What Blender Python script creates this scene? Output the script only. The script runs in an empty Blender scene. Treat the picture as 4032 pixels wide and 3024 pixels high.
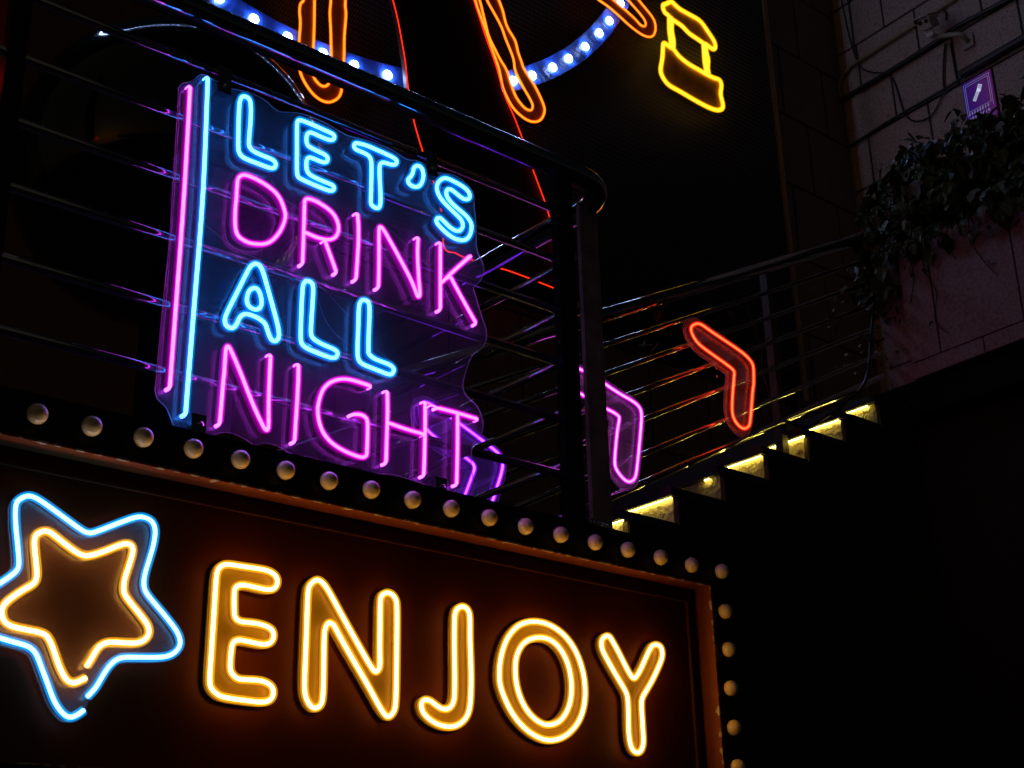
import bpy, math, random
from mathutils import Vector, Matrix
from mathutils.geometry import tessellate_polygon

random.seed(7)
scene = bpy.context.scene
COL = scene.collection

# ------------------------------------------------------------------ camera
# World axes: X runs along the sign front (to the right, receding), Y goes back
# into the place, Z is up.  Units are metres, street level is z = 0.
cam_data = bpy.data.cameras.new('camera')
cam = bpy.data.objects.new('camera', cam_data)
COL.objects.link(cam)
cam_data.sensor_width = 36.0
cam_data.lens = 51.786
cam_data.clip_start = 0.05
cam_data.clip_end = 500.0
rot = Matrix(((0.76072859, -0.22898354, -0.60733726),
              (-0.64867256, -0.30095536, -0.69903489),
              (-0.02271392, 0.92573884, -0.37748069)))
cam.matrix_world = Matrix.Translation((0, 0, 1.6)) @ rot.to_4x4()
scene.camera = cam

# ------------------------------------------------------------------ night sky and added street fill light
world = bpy.data.worlds.new('World')
scene.world = world
world.use_nodes = True
wn = world.node_tree
sky = wn.nodes.new('ShaderNodeTexSky')
sky.sky_type = 'NISHITA'
sky.sun_disc = False
sky.sun_elevation = math.radians(3)
sky.sun_rotation = math.radians(250)
bg = wn.nodes['Background']
bg.inputs['Strength'].default_value = 0.0038
wn.links.new(sky.outputs[0], bg.inputs[0])
sun_data = bpy.data.lights.new('street_fill', 'SUN')  # added wide warm fill, stands in for street glow behind the viewer
sun_data.energy = 0.034
sun_data.angle = math.radians(120)
sun_data.color = (1.0, 0.78, 0.52)
sun = bpy.data.objects.new('street_fill', sun_data)
sun.rotation_euler = Vector((0.85, 0.42, -0.30)).to_track_quat('-Z', 'Y').to_euler()
COL.objects.link(sun)

scene.view_settings.view_transform = 'Standard'
scene.view_settings.look = 'None'
scene.view_settings.exposure = 0.0
scene.view_settings.gamma = 1.0
scene.view_settings.use_curve_mapping = False
scene.render.engine = 'CYCLES'
cy = scene.cycles
cy.use_denoising = True
cy.max_bounces = 6
cy.diffuse_bounces = 2
cy.glossy_bounces = 3
cy.transmission_bounces = 6
cy.transparent_max_bounces = 40
cy.volume_bounces = 0
cy.sample_clamp_indirect = 4.0
cy.use_light_tree = True

# ------------------------------------------------------------------ traced outlines, metres
# sign outlines are (x, z) in their own vertical plane; stone-wall items are
# (distance along the wall, z)
DATA = {
    'E': [(1.5826, 2.4561), (1.588, 2.4728), (1.6049, 2.4842), (1.6404, 2.4854), (1.6863, 2.4868), (1.7163, 2.4856), (1.7351, 2.4767), (1.7398, 2.4626), (1.733, 2.4483), (1.715, 2.4418), (1.6786, 2.4432), (1.6491, 2.4437), (1.6333, 2.4364), (1.6293, 2.4229), (1.6316, 2.3803), (1.6356, 2.3666), (1.6488, 2.3599), (1.6762, 2.3612), (1.7056, 2.3602), (1.729, 2.3532), (1.7355, 2.3397), (1.7303, 2.3247), (1.7126, 2.3163), (1.6816, 2.3173), (1.6494, 2.3189), (1.6338, 2.3128), (1.629, 2.2954), (1.6281, 2.2564), (1.6346, 2.2419), (1.6508, 2.2327), (1.6794, 2.2343), (1.7116, 2.235), (1.7347, 2.2262), (1.7403, 2.2114), (1.7344, 2.1969), (1.7138, 2.1886), (1.6722, 2.1881), (1.6188, 2.1896), (1.5999, 2.1945), (1.587, 2.2041), (1.5799, 2.2183), (1.58, 2.2675), (1.5811, 2.3509), (1.5817, 2.4188)],
    'N': [(1.8433, 2.4842), (1.8264, 2.4681), (1.8221, 2.4421), (1.8218, 2.3535), (1.8209, 2.281), (1.8211, 2.2296), (1.8269, 2.2075), (1.8393, 2.1917), (1.8512, 2.1886), (1.8646, 2.1955), (1.8709, 2.2146), (1.8715, 2.2722), (1.8703, 2.345), (1.872, 2.3717), (1.8779, 2.3843), (1.8848, 2.3888), (1.8954, 2.3852), (1.9083, 2.3675), (1.9431, 2.3213), (1.9945, 2.2562), (2.0203, 2.2207), (2.0387, 2.1975), (2.0534, 2.1872), (2.0679, 2.1973), (2.0758, 2.2201), (2.0774, 2.2949), (2.0781, 2.3861), (2.0776, 2.4478), (2.0747, 2.4692), (2.0633, 2.4816), (2.0482, 2.4841), (2.0333, 2.4757), (2.0279, 2.4594), (2.0281, 2.3919), (2.0279, 2.3494), (2.0292, 2.3105), (2.0265, 2.2967), (2.0175, 2.2889), (2.0065, 2.296), (1.9824, 2.326), (1.9491, 2.3697), (1.9122, 2.4189), (1.8864, 2.4544), (1.8681, 2.4759), (1.8556, 2.4837)],
    'J': [(2.2766, 2.4818), (2.2603, 2.4699), (2.2552, 2.4468), (2.2537, 2.3768), (2.2547, 2.3144), (2.2533, 2.2587), (2.248, 2.2368), (2.2342, 2.2233), (2.2148, 2.2214), (2.1955, 2.2287), (2.1783, 2.2376), (2.1611, 2.238), (2.1516, 2.2275), (2.1554, 2.2098), (2.1725, 2.195), (2.1992, 2.1839), (2.23, 2.18), (2.2572, 2.1844), (2.283, 2.2004), (2.2992, 2.2263), (2.3051, 2.2732), (2.3061, 2.3358), (2.3038, 2.3988), (2.3047, 2.4534), (2.3009, 2.4722), (2.2908, 2.4812)],
    'Oo': [(2.5237, 2.4767), (2.5745, 2.4744), (2.6274, 2.4525), (2.6663, 2.4134), (2.6886, 2.3623), (2.6936, 2.3128), (2.6857, 2.2691), (2.6631, 2.2278), (2.6235, 2.1937), (2.5789, 2.1767), (2.5357, 2.1754), (2.4853, 2.1932), (2.4443, 2.2242), (2.4163, 2.2624), (2.3998, 2.2987), (2.3981, 2.3302), (2.4045, 2.3694), (2.4226, 2.4136), (2.4511, 2.4466), (2.4819, 2.4662)],
    'Oi': [(2.5309, 2.4353), (2.5728, 2.4356), (2.6076, 2.4165), (2.6329, 2.3827), (2.6443, 2.3408), (2.643, 2.2978), (2.6299, 2.2605), (2.6032, 2.229), (2.5719, 2.215), (2.5415, 2.2133), (2.5078, 2.2268), (2.4789, 2.2527), (2.459, 2.2889), (2.4509, 2.3296), (2.4539, 2.3687), (2.4689, 2.3997), (2.4934, 2.4224)],
    'Y': [(2.7815, 2.4713), (2.7641, 2.4595), (2.7614, 2.4385), (2.7731, 2.4159), (2.8124, 2.3657), (2.8388, 2.3344), (2.8494, 2.3151), (2.8505, 2.2847), (2.8477, 2.2274), (2.85, 2.1943), (2.858, 2.175), (2.875, 2.1664), (2.8914, 2.1743), (2.9012, 2.195), (2.9022, 2.232), (2.9018, 2.276), (2.9033, 2.3068), (2.913, 2.3248), (2.9484, 2.3665), (2.9825, 2.4158), (2.9959, 2.4421), (2.9942, 2.4632), (2.9822, 2.4706), (2.967, 2.4695), (2.9512, 2.4598), (2.9286, 2.4271), (2.9062, 2.3932), (2.89, 2.3741), (2.8797, 2.3661), (2.868, 2.3717), (2.8481, 2.3971), (2.822, 2.4355), (2.8022, 2.4608), (2.7933, 2.47)],
    'starO': [(1.3032, 2.1596), (1.3205, 2.1805), (1.337, 2.2133), (1.352, 2.2345), (1.3708, 2.2472), (1.4048, 2.2519), (1.4626, 2.2587), (1.4886, 2.269), (1.5025, 2.2856), (1.5028, 2.302), (1.4909, 2.3224), (1.4554, 2.3561), (1.4204, 2.3869), (1.4102, 2.4046), (1.4098, 2.4283), (1.4175, 2.4629), (1.4253, 2.4979), (1.4274, 2.5295), (1.42, 2.5481), (1.4043, 2.5553), (1.3864, 2.5549), (1.3634, 2.5451), (1.316, 2.5184), (1.2859, 2.502), (1.2719, 2.4996), (1.2544, 2.5048), (1.2103, 2.5271), (1.1697, 2.5469), (1.1498, 2.5541), (1.1349, 2.5539), (1.1186, 2.5427), (1.113, 2.5254), (1.118, 2.4861), (1.1262, 2.4476), (1.1324, 2.4144), (1.1315, 2.3985), (1.1199, 2.3836), (1.0985, 2.3648), (1.0846, 2.3512), (1.0526, 2.3186), (1.0307, 2.2917), (1.0276, 2.2763), (1.0386, 2.2678), (1.0718, 2.2621), (1.1107, 2.2556), (1.1422, 2.2507), (1.1687, 2.2464), (1.1856, 2.2357), (1.1985, 2.2132), (1.2183, 2.175), (1.2346, 2.144), (1.2526, 2.1233), (1.2694, 2.1153), (1.285, 2.1212), (1.2988, 2.1326)],
    'starI': [(1.2962, 2.2204), (1.3045, 2.2356), (1.3162, 2.2591), (1.3291, 2.2711), (1.3456, 2.2766), (1.3795, 2.2792), (1.4052, 2.2824), (1.4219, 2.2919), (1.4296, 2.3064), (1.4254, 2.3221), (1.4126, 2.3366), (1.3873, 2.3603), (1.3683, 2.3793), (1.3636, 2.395), (1.3652, 2.4171), (1.3718, 2.4429), (1.3778, 2.4704), (1.3772, 2.4843), (1.3679, 2.4911), (1.3506, 2.4868), (1.323, 2.4711), (1.2956, 2.4569), (1.2737, 2.4492), (1.2566, 2.4519), (1.2332, 2.4629), (1.2039, 2.4796), (1.1895, 2.4866), (1.176, 2.4856), (1.1633, 2.4766), (1.16, 2.4613), (1.1651, 2.4329), (1.1705, 2.4072), (1.1726, 2.3865), (1.1661, 2.3724), (1.1464, 2.3576), (1.1225, 2.336), (1.1111, 2.3216), (1.1087, 2.3085), (1.1129, 2.2938), (1.1229, 2.285), (1.1389, 2.2807), (1.1706, 2.2784), (1.1947, 2.2764), (1.2087, 2.2692), (1.2215, 2.2489), (1.2351, 2.2199), (1.248, 2.1984), (1.2598, 2.1869), (1.2736, 2.1846), (1.2866, 2.1911), (1.2969, 2.1973)],
    'L1': [(1.5935, 3.7153), (1.6083, 3.7164), (1.6165, 3.7026), (1.6189, 3.6546), (1.6167, 3.5904), (1.6212, 3.5736), (1.6363, 3.5664), (1.666, 3.5646), (1.6885, 3.5636), (1.6983, 3.5543), (1.6933, 3.5413), (1.6785, 3.5366), (1.6414, 3.537), (1.6084, 3.5376), (1.5935, 3.5449), (1.587, 3.5644), (1.5846, 3.6411), (1.5841, 3.6858), (1.5868, 3.7038)],
    'E2': [(1.7575, 3.7053), (1.769, 3.7129), (1.8103, 3.7125), (1.8502, 3.7105), (1.8704, 3.7085), (1.8727, 3.6977), (1.8649, 3.6889), (1.847, 3.6859), (1.8111, 3.6876), (1.7973, 3.6869), (1.7879, 3.6767), (1.7866, 3.659), (1.7909, 3.6453), (1.8048, 3.641), (1.8285, 3.6384), (1.8484, 3.6363), (1.8547, 3.6271), (1.8491, 3.6154), (1.8333, 3.6115), (1.8058, 3.6127), (1.7942, 3.6084), (1.7888, 3.597), (1.7895, 3.5764), (1.7958, 3.5637), (1.8115, 3.5581), (1.8469, 3.5557), (1.8707, 3.5547), (1.8768, 3.5474), (1.8711, 3.5378), (1.8554, 3.5342), (1.8162, 3.5353), (1.7812, 3.5378), (1.7657, 3.5415), (1.7612, 3.5586), (1.7591, 3.6143), (1.7565, 3.6819)],
    'T1': [(1.952, 3.7122), (1.9397, 3.7076), (1.9367, 3.6966), (1.9442, 3.6896), (1.9691, 3.6891), (1.9879, 3.6843), (1.9944, 3.667), (1.9951, 3.6242), (1.9942, 3.5541), (1.9965, 3.5396), (2.009, 3.5343), (2.0214, 3.5385), (2.0265, 3.5576), (2.0247, 3.5958), (2.021, 3.6532), (2.0237, 3.6739), (2.0341, 3.6836), (2.0553, 3.6855), (2.0702, 3.689), (2.0787, 3.6981), (2.0765, 3.7073), (2.0572, 3.7121), (2.0147, 3.7141), (1.9811, 3.7154)],
    'AP': [(2.1481, 3.7148), (2.1372, 3.7035), (2.1342, 3.6863), (2.1264, 3.6715), (2.1178, 3.6604), (2.12, 3.6493), (2.133, 3.644), (2.1505, 3.6482), (2.1636, 3.6628), (2.171, 3.6876), (2.168, 3.7087), (2.1591, 3.7164)],
    'S1': [(2.2212, 3.6854), (2.2371, 3.7053), (2.2552, 3.713), (2.2825, 3.7113), (2.3145, 3.7063), (2.3328, 3.6963), (2.3372, 3.6815), (2.3278, 3.67), (2.3094, 3.6677), (2.2867, 3.676), (2.2685, 3.6819), (2.2549, 3.6771), (2.2512, 3.6595), (2.2637, 3.6437), (2.2862, 3.6312), (2.3225, 3.616), (2.3406, 3.5978), (2.3402, 3.5735), (2.3307, 3.5503), (2.3122, 3.5344), (2.2851, 3.5295), (2.2583, 3.5346), (2.2317, 3.5476), (2.2162, 3.5603), (2.2185, 3.5729), (2.2296, 3.5775), (2.2407, 3.5724), (2.2629, 3.56), (2.2854, 3.5554), (2.3013, 3.5627), (2.3106, 3.5798), (2.304, 3.5977), (2.2814, 3.6102), (2.25, 3.6276), (2.2277, 3.644), (2.218, 3.6648)],
    'D1': [(1.5906, 3.4641), (1.5952, 3.4801), (1.6091, 3.4906), (1.6367, 3.4915), (1.6814, 3.4819), (1.712, 3.4635), (1.7283, 3.433), (1.7323, 3.4093), (1.7198, 3.3691), (1.6956, 3.3326), (1.6708, 3.3158), (1.6419, 3.3083), (1.6241, 3.3077), (1.6023, 3.3146), (1.592, 3.334), (1.5889, 3.3786), (1.5903, 3.4181)],
    'R1': [(1.7879, 3.3015), (1.7882, 3.3989), (1.7874, 3.4719), (1.7909, 3.4835), (1.8022, 3.4893), (1.8255, 3.4888), (1.857, 3.481), (1.881, 3.4668), (1.8936, 3.4412), (1.8903, 3.4142), (1.8751, 3.3963), (1.852, 3.3877), (1.8211, 3.386), (1.7961, 3.3888)],
    'R2': [(1.8541, 3.3821), (1.8685, 3.3521), (1.8892, 3.3077)],
    'I1': [(1.9524, 3.4947), (1.9564, 3.4546), (1.9563, 3.3985), (1.9535, 3.3421), (1.9514, 3.3067)],
    'N1': [(2.0226, 3.3043), (2.0238, 3.3639), (2.0223, 3.4726), (2.0263, 3.4815), (2.0325, 3.4809), (2.0472, 3.4655), (2.0895, 3.4108), (2.1319, 3.3521), (2.149, 3.3177), (2.1545, 3.3129), (2.1595, 3.3227), (2.1552, 3.3667), (2.1508, 3.4416), (2.1529, 3.4885)],
    'K1': [(2.2292, 3.4976), (2.2288, 3.4275), (2.2281, 3.2993)],
    'K2': [(2.3366, 3.4925), (2.2841, 3.4368), (2.2351, 3.3812)],
    'K3': [(2.266, 3.4041), (2.301, 3.3567), (2.3514, 3.2924)],
    'A1': [(1.6518, 3.2556), (1.6398, 3.2449), (1.6286, 3.2208), (1.6069, 3.1665), (1.5825, 3.1057), (1.5769, 3.0842), (1.5812, 3.0689), (1.5968, 3.0659), (1.6082, 3.078), (1.6158, 3.0985), (1.6306, 3.1144), (1.6555, 3.1147), (1.6698, 3.112), (1.6862, 3.1048), (1.694, 3.0901), (1.7039, 3.0692), (1.7166, 3.0643), (1.7269, 3.0755), (1.7259, 3.0989), (1.7114, 3.1425), (1.6908, 3.1983), (1.6743, 3.2417), (1.6629, 3.2555)],
    'A2': [(1.655, 3.191), (1.6396, 3.1796), (1.6337, 3.1575), (1.6362, 3.1413), (1.649, 3.1331), (1.6648, 3.1353), (1.6748, 3.1491), (1.6732, 3.169), (1.6659, 3.1857)],
    'L2': [(1.8028, 3.2545), (1.816, 3.2532), (1.8222, 3.2374), (1.8205, 3.1771), (1.8187, 3.121), (1.8229, 3.1049), (1.8382, 3.097), (1.8647, 3.092), (1.8913, 3.0888), (1.8999, 3.0806), (1.8956, 3.0692), (1.8806, 3.0635), (1.8392, 3.0664), (1.8093, 3.0704), (1.7942, 3.0783), (1.7899, 3.096), (1.7891, 3.1681), (1.7906, 3.228), (1.7937, 3.2448)],
    'L3': [(1.9772, 3.2526), (1.9912, 3.2494), (1.9955, 3.2308), (1.9945, 3.173), (1.9935, 3.1159), (1.9977, 3.1029), (2.0156, 3.0952), (2.0476, 3.0929), (2.0677, 3.0892), (2.0751, 3.0804), (2.0699, 3.0685), (2.0559, 3.0632), (2.016, 3.0672), (1.9806, 3.0703), (1.9648, 3.0785), (1.9604, 3.1001), (1.9611, 3.1638), (1.9619, 3.2211), (1.9655, 3.2419)],
    'N2': [(1.5788, 2.8213), (1.5803, 2.8625), (1.582, 2.9265), (1.5832, 2.9455), (1.5841, 3.0073), (1.5886, 3.0167), (1.5965, 3.0106), (1.6248, 2.9625), (1.6631, 2.8885), (1.6931, 2.8409), (1.7033, 2.8311), (1.7094, 2.8414), (1.7063, 2.9085), (1.7064, 3.023)],
    'I2': [(1.7862, 3.0186), (1.787, 2.9776), (1.786, 2.9275), (1.7828, 2.8224)],
    'G1': [(2.0011, 3.017), (1.9737, 3.0189), (1.9313, 3.0186), (1.901, 3.0094), (1.8751, 2.9927), (1.8572, 2.9681), (1.8472, 2.9322), (1.8461, 2.9086), (1.8525, 2.8803), (1.8681, 2.8542), (1.8982, 2.8344), (1.9396, 2.8235), (1.9776, 2.82), (1.9927, 2.8282), (1.9943, 2.8452), (1.9954, 2.8925), (1.9942, 2.9193), (1.987, 2.9295), (1.9715, 2.9327), (1.9525, 2.9283)],
    'H1': [(2.0545, 3.0127), (2.0563, 2.9576), (2.0527, 2.824)],
    'H2': [(2.0634, 2.9299), (2.1133, 2.9257), (2.1702, 2.9245)],
    'H3': [(2.1764, 3.0121), (2.1764, 2.9329), (2.1722, 2.8147)],
    'T2': [(2.2202, 3.0082), (2.2795, 3.0095), (2.3509, 3.008)],
    'T3': [(2.2846, 3.0071), (2.2837, 2.9214), (2.2795, 2.8121)],
    'TJ': [(2.1818, 2.9992), (2.1888, 3.0061), (2.1993, 3.0104), (2.2139, 3.0096)],
    'barP': [(1.4443, 3.6809), (1.4484, 3.3895), (1.4476, 3.1128), (1.4463, 2.8798)],
    'barB': [(1.491, 3.7263), (1.4987, 3.4072), (1.4947, 3.1267), (1.4912, 2.9065), (1.4902, 2.8258)],
    'sheet': [(1.4269, 3.6608), (1.4247, 3.6821), (1.4332, 3.7004), (1.4542, 3.7129), (1.4674, 3.7289), (1.4806, 3.7457), (1.4982, 3.7519), (1.5239, 3.7457), (1.5536, 3.7391), (1.5974, 3.7476), (1.6346, 3.7533), (1.6767, 3.7473), (1.7085, 3.7293), (1.7545, 3.7437), (1.7935, 3.7534), (1.8576, 3.7531), (1.9068, 3.7446), (1.9398, 3.7414), (1.9981, 3.7518), (2.0836, 3.7519), (2.1273, 3.7398), (2.1625, 3.7488), (2.2071, 3.7488), (2.2386, 3.7357), (2.2889, 3.7518), (2.3443, 3.7406), (2.3742, 3.7054), (2.3715, 3.6846), (2.3795, 3.6051), (2.3784, 3.544), (2.3918, 3.516), (2.4053, 3.4921), (2.3999, 3.4545), (2.3763, 3.4236), (2.3647, 3.4103), (2.3756, 3.3841), (2.393, 3.3345), (2.4083, 3.2999), (2.4098, 3.2618), (2.3911, 3.2338), (2.3636, 3.2113), (2.3407, 3.1677), (2.3268, 3.1231), (2.3243, 3.0973), (2.3394, 3.0752), (2.3744, 3.0577), (2.3935, 3.0144), (2.3862, 2.9799), (2.3593, 2.9486), (2.351, 2.9217), (2.3496, 2.8857), (2.3554, 2.8444), (2.3549, 2.8126), (2.3352, 2.7878), (2.297, 2.791), (2.2551, 2.7812), (2.2138, 2.7955), (2.1729, 2.8011), (2.1326, 2.8033), (2.0928, 2.8055), (2.038, 2.7961), (1.9884, 2.7744), (1.9392, 2.7744), (1.8828, 2.7956), (1.8388, 2.7994), (1.8028, 2.7951), (1.7776, 2.7994), (1.7488, 2.8093), (1.7173, 2.8089), (1.6867, 2.7959), (1.6792, 2.8006), (1.6479, 2.8096), (1.6139, 2.8131), (1.5812, 2.7996), (1.5625, 2.7814), (1.5174, 2.7716), (1.4842, 2.7857), (1.4661, 2.8155), (1.4515, 2.8399), (1.4316, 2.8507), (1.4232, 2.8703), (1.4229, 2.8821), (1.4239, 2.9324), (1.4262, 3.0964), (1.4319, 3.2678), (1.4295, 3.3941)],
    'chevR': [(4.6534, 4.3471), (4.66, 4.3711), (4.6918, 4.3927), (4.7264, 4.3992), (4.7848, 4.3833), (4.912, 4.3535), (5.0152, 4.326), (5.0654, 4.2969), (5.0743, 4.2603), (5.0632, 4.174), (5.0579, 4.1674), (5.0379, 4.08), (5.0154, 3.9868), (5.0004, 3.9584), (4.9719, 3.9409), (4.9416, 3.9421), (4.9094, 3.9626), (4.8925, 4.002), (4.9051, 4.0859), (4.9182, 4.1457), (4.9272, 4.1848), (4.9322, 4.2114), (4.919, 4.2259), (4.8559, 4.2459), (4.7558, 4.2736), (4.6985, 4.293), (4.6674, 4.3194)],
    'chevK': [(4.0661, 3.9497), (4.106, 3.9365), (4.1794, 3.9167), (4.239, 3.9049), (4.2797, 3.8884), (4.2949, 3.857), (4.2822, 3.7732), (4.2633, 3.6778), (4.2457, 3.5951), (4.2312, 3.5531), (4.1998, 3.5301), (4.1669, 3.5347), (4.1321, 3.5608), (4.1159, 3.5907), (4.1235, 3.6479), (4.141, 3.7417), (4.1578, 3.8024), (4.1513, 3.8151), (4.1208, 3.8252), (4.0698, 3.8332), (3.9411, 3.8619), (3.9099, 3.8798), (3.8865, 3.9079), (3.8775, 3.9396), (3.8968, 3.9701), (3.9401, 3.9754)],
    'chevP': [(3.2087, 3.6125), (3.3, 3.5822), (3.4521, 3.5203), (3.4897, 3.4973), (3.5049, 3.4694), (3.494, 3.4183), (3.447, 3.3), (3.4305, 3.2569), (3.3929, 3.2277), (3.344, 3.2312), (3.3111, 3.2596), (3.3085, 3.2887), (3.3147, 3.3023), (3.3559, 3.398), (3.3624, 3.4196), (3.3535, 3.438), (3.3046, 3.4581), (3.256, 3.4731), (3.1781, 3.5015), (3.1365, 3.525), (3.1128, 3.5574), (3.1069, 3.6015), (3.1247, 3.6311), (3.1546, 3.6305)],
    'bulbsW': [(6.7461, 8.4786), (6.6173, 8.2588), (6.5129, 8.0914), (6.3603, 7.9044), (6.1844, 7.7303), (6.0225, 7.5917), (5.8326, 7.4277), (5.6559, 7.3076), (4.5939, 6.9308), (4.3392, 6.9018), (4.1112, 6.8907), (3.8585, 6.8974), (3.6229, 6.899), (3.3848, 6.9179)],
    'spA_o': [(3.9422, 7.4181), (3.9488, 7.1864), (3.9248, 7.1473), (3.9184, 7.0797), (3.9282, 7.0107), (3.9252, 6.8999), (3.9214, 6.763), (3.9285, 6.6945), (3.9533, 6.6249), (4.009, 6.5594), (4.0728, 6.5235), (4.1449, 6.5261), (4.2072, 6.5781), (4.2334, 6.6336), (4.2405, 6.7179), (4.2462, 6.8573), (4.2489, 6.9369), (4.2463, 7.0425), (4.2562, 7.2162), (4.2473, 7.269), (4.2483, 7.3457), (4.2287, 7.5582)],
    'spA_i': [(4.0148, 7.4536), (4.0226, 7.2209), (4.0273, 6.9452), (4.0229, 6.8068), (4.0268, 6.6915), (4.0463, 6.646), (4.0876, 6.6229), (4.1235, 6.6333), (4.1539, 6.6864), (4.1592, 6.8201), (4.1514, 6.9312), (4.1463, 7.0445), (4.135, 7.1793), (4.1415, 7.2766), (4.1301, 7.5099)],
    'spB_o': [(5.214, 7.987), (5.3, 7.8189), (5.3157, 7.7639), (5.3532, 7.688), (5.3958, 7.594), (5.4381, 7.4898), (5.4751, 7.404), (5.5067, 7.3262), (5.5264, 7.2235), (5.5581, 7.1563), (5.6175, 7.0804), (5.6961, 7.0418), (5.7639, 7.0335), (5.8217, 7.0492), (5.8753, 7.0924), (5.9073, 7.1659), (5.898, 7.2234), (5.8379, 7.3218), (5.7766, 7.3888), (5.7231, 7.4434), (5.7096, 7.4841), (5.6773, 7.553), (5.657, 7.6376), (5.6014, 7.6964), (5.5687, 7.7548), (5.5481, 7.84), (5.5101, 7.9173), (5.4287, 8.091)],
    'spB_i': [(5.2802, 7.9664), (5.3445, 7.8189), (5.3654, 7.7454), (5.3914, 7.6538), (5.4174, 7.5625), (5.4714, 7.4839), (5.5147, 7.421), (5.5693, 7.3628), (5.6017, 7.2749), (5.6334, 7.2022), (5.666, 7.1601), (5.7215, 7.122), (5.7728, 7.1204), (5.7969, 7.1522), (5.7925, 7.191), (5.7376, 7.2601), (5.6827, 7.329), (5.644, 7.3996), (5.64, 7.4543), (5.619, 7.5173), (5.565, 7.6177), (5.533, 7.6969), (5.4562, 7.7976), (5.4014, 7.8664), (5.3148, 8.0358)],
    'spC_o': [(6.77, 8.6821), (6.9254, 8.5799), (6.9775, 8.5455), (7.0432, 8.5055), (7.0948, 8.4588), (7.102, 8.3803), (7.0683, 8.3072), (7.0103, 8.2699), (6.928, 8.262), (6.8217, 8.2831), (6.7436, 8.3106), (6.6144, 8.3542), (6.4852, 8.3738), (6.3078, 8.4147)],
    'spC_i': [(6.7093, 8.583), (6.8578, 8.4958), (6.9425, 8.4476), (6.9935, 8.4012), (6.983, 8.3558), (6.9345, 8.3455), (6.8824, 8.3738), (6.7906, 8.4068), (6.6599, 8.4441), (6.4924, 8.4913)],
    'gonT': [(7.2026, 8.6559), (7.24, 8.6793), (7.3019, 8.7345), (7.3437, 8.7215), (7.3998, 8.7054), (7.5012, 8.7038), (7.6185, 8.7029), (7.6747, 8.6737), (7.729, 8.6253), (7.7835, 8.5768), (7.7954, 8.5216), (7.766, 8.4847), (7.7148, 8.4923), (7.6787, 8.5005), (7.6413, 8.4961), (7.569, 8.506), (7.4827, 8.5154), (7.4139, 8.5501), (7.3288, 8.5592), (7.2597, 8.5812), (7.2114, 8.5946)],
    'gonP1': [(7.2665, 8.5783), (7.2549, 8.4489), (7.2607, 8.3576), (7.258, 8.2806)],
    'gonP2': [(7.3013, 8.5705), (7.2832, 8.4499), (7.2975, 8.3739), (7.2897, 8.2886)],
    'gonP3': [(7.649, 8.4995), (7.6456, 8.3964), (7.6442, 8.3127), (7.6567, 8.2235)],
    'gonP4': [(7.678, 8.4942), (7.6778, 8.4223), (7.693, 8.3573), (7.6773, 8.2795), (7.6848, 8.2118)],
    'gonH': [(7.1778, 8.2919), (7.1648, 8.2225), (7.1493, 8.1236), (7.1196, 8.0195), (7.142, 7.9608), (7.2001, 7.917), (7.3108, 7.9115), (7.4648, 7.9002), (7.6219, 7.8947), (7.7396, 7.9072), (7.8101, 7.947), (7.8234, 7.999), (7.8034, 8.0846), (7.8273, 8.165), (7.8109, 8.2174), (7.7431, 8.2067), (7.6841, 8.2056), (7.6401, 8.2047), (7.5679, 8.2095), (7.453, 8.2133), (7.3418, 8.2413), (7.2891, 8.2825), (7.258, 8.2806), (7.2193, 8.2869)],
    'legL': [(4.4893, 7.5756), (4.5505, 7.4097), (4.5914, 7.274), (4.6272, 7.1085), (4.6527, 6.9777), (4.6733, 6.8087), (4.7134, 6.6035), (4.7529, 6.4821), (4.8019, 6.356), (4.923, 6.0701), (4.9398, 5.8989), (4.9508, 5.7714), (4.994, 5.7538), (5.0337, 5.7647), (5.1134, 5.7531), (5.3791, 5.7671), (5.4629, 5.7734), (5.6545, 5.7726), (5.8727, 5.7655), (5.9038, 5.7656)],
    'legR': [(5.1654, 7.9032), (5.2172, 7.7218), (5.2695, 7.5929), (5.311, 7.4799), (5.3843, 7.321), (5.4254, 7.2089), (5.4712, 7.0695), (5.5397, 6.9595), (5.6186, 6.7999), (5.7053, 6.5861), (5.8183, 6.3447), (5.8521, 6.2007), (5.8964, 5.9902), (5.9038, 5.7656)],
    'bulbT': [(1.1188, 2.7164), (1.2388, 2.717), (1.3592, 2.7164), (1.4796, 2.7166), (1.5996, 2.7157), (1.7201, 2.7159), (1.8407, 2.714), (1.9625, 2.7147), (2.0853, 2.7134), (2.2074, 2.7134), (2.3314, 2.7116), (2.4557, 2.7101), (2.5802, 2.7103), (2.7061, 2.7099), (2.8315, 2.7086), (2.9599, 2.7083), (3.0874, 2.707), (3.218, 2.7082)],
    'bulbR': [(3.2202, 2.5884), (3.2217, 2.4788), (3.2194, 2.3673), (3.2191, 2.256), (3.2211, 2.1478)],
    'cond1': [(0.0307, 8.9707), (0.0218, 9.0873), (-0.0271, 9.1689), (-0.1071, 9.206), (-0.2137, 9.2275), (-1.2324, 9.2544), (-1.5689, 9.2663)],
    'cond2': [(0.0046, 8.9433), (-0.5165, 8.9387), (-1.0785, 8.9581), (-1.291, 8.9811), (-1.7976, 8.9478), (-2.0007, 8.9467)],
    'cond3': [(-0.0143, 8.451), (-0.5163, 8.4789), (-1.0406, 8.485), (-1.2424, 8.4994)],
    'cond3b': [(-1.2394, 8.5197), (-1.8199, 8.5228), (-2.0406, 8.5267)],
    'cabA': [(-0.1143, 10.0055), (-0.1454, 9.581), (-0.1836, 9.3259), (-0.2069, 9.2313), (-0.2463, 9.1486), (-0.3349, 9.0592), (-0.4919, 8.9628)],
    'cabA2': [(-0.1914, 9.9582), (-0.1927, 9.6501), (-0.1908, 9.3763), (-0.2069, 9.2313)],
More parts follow.
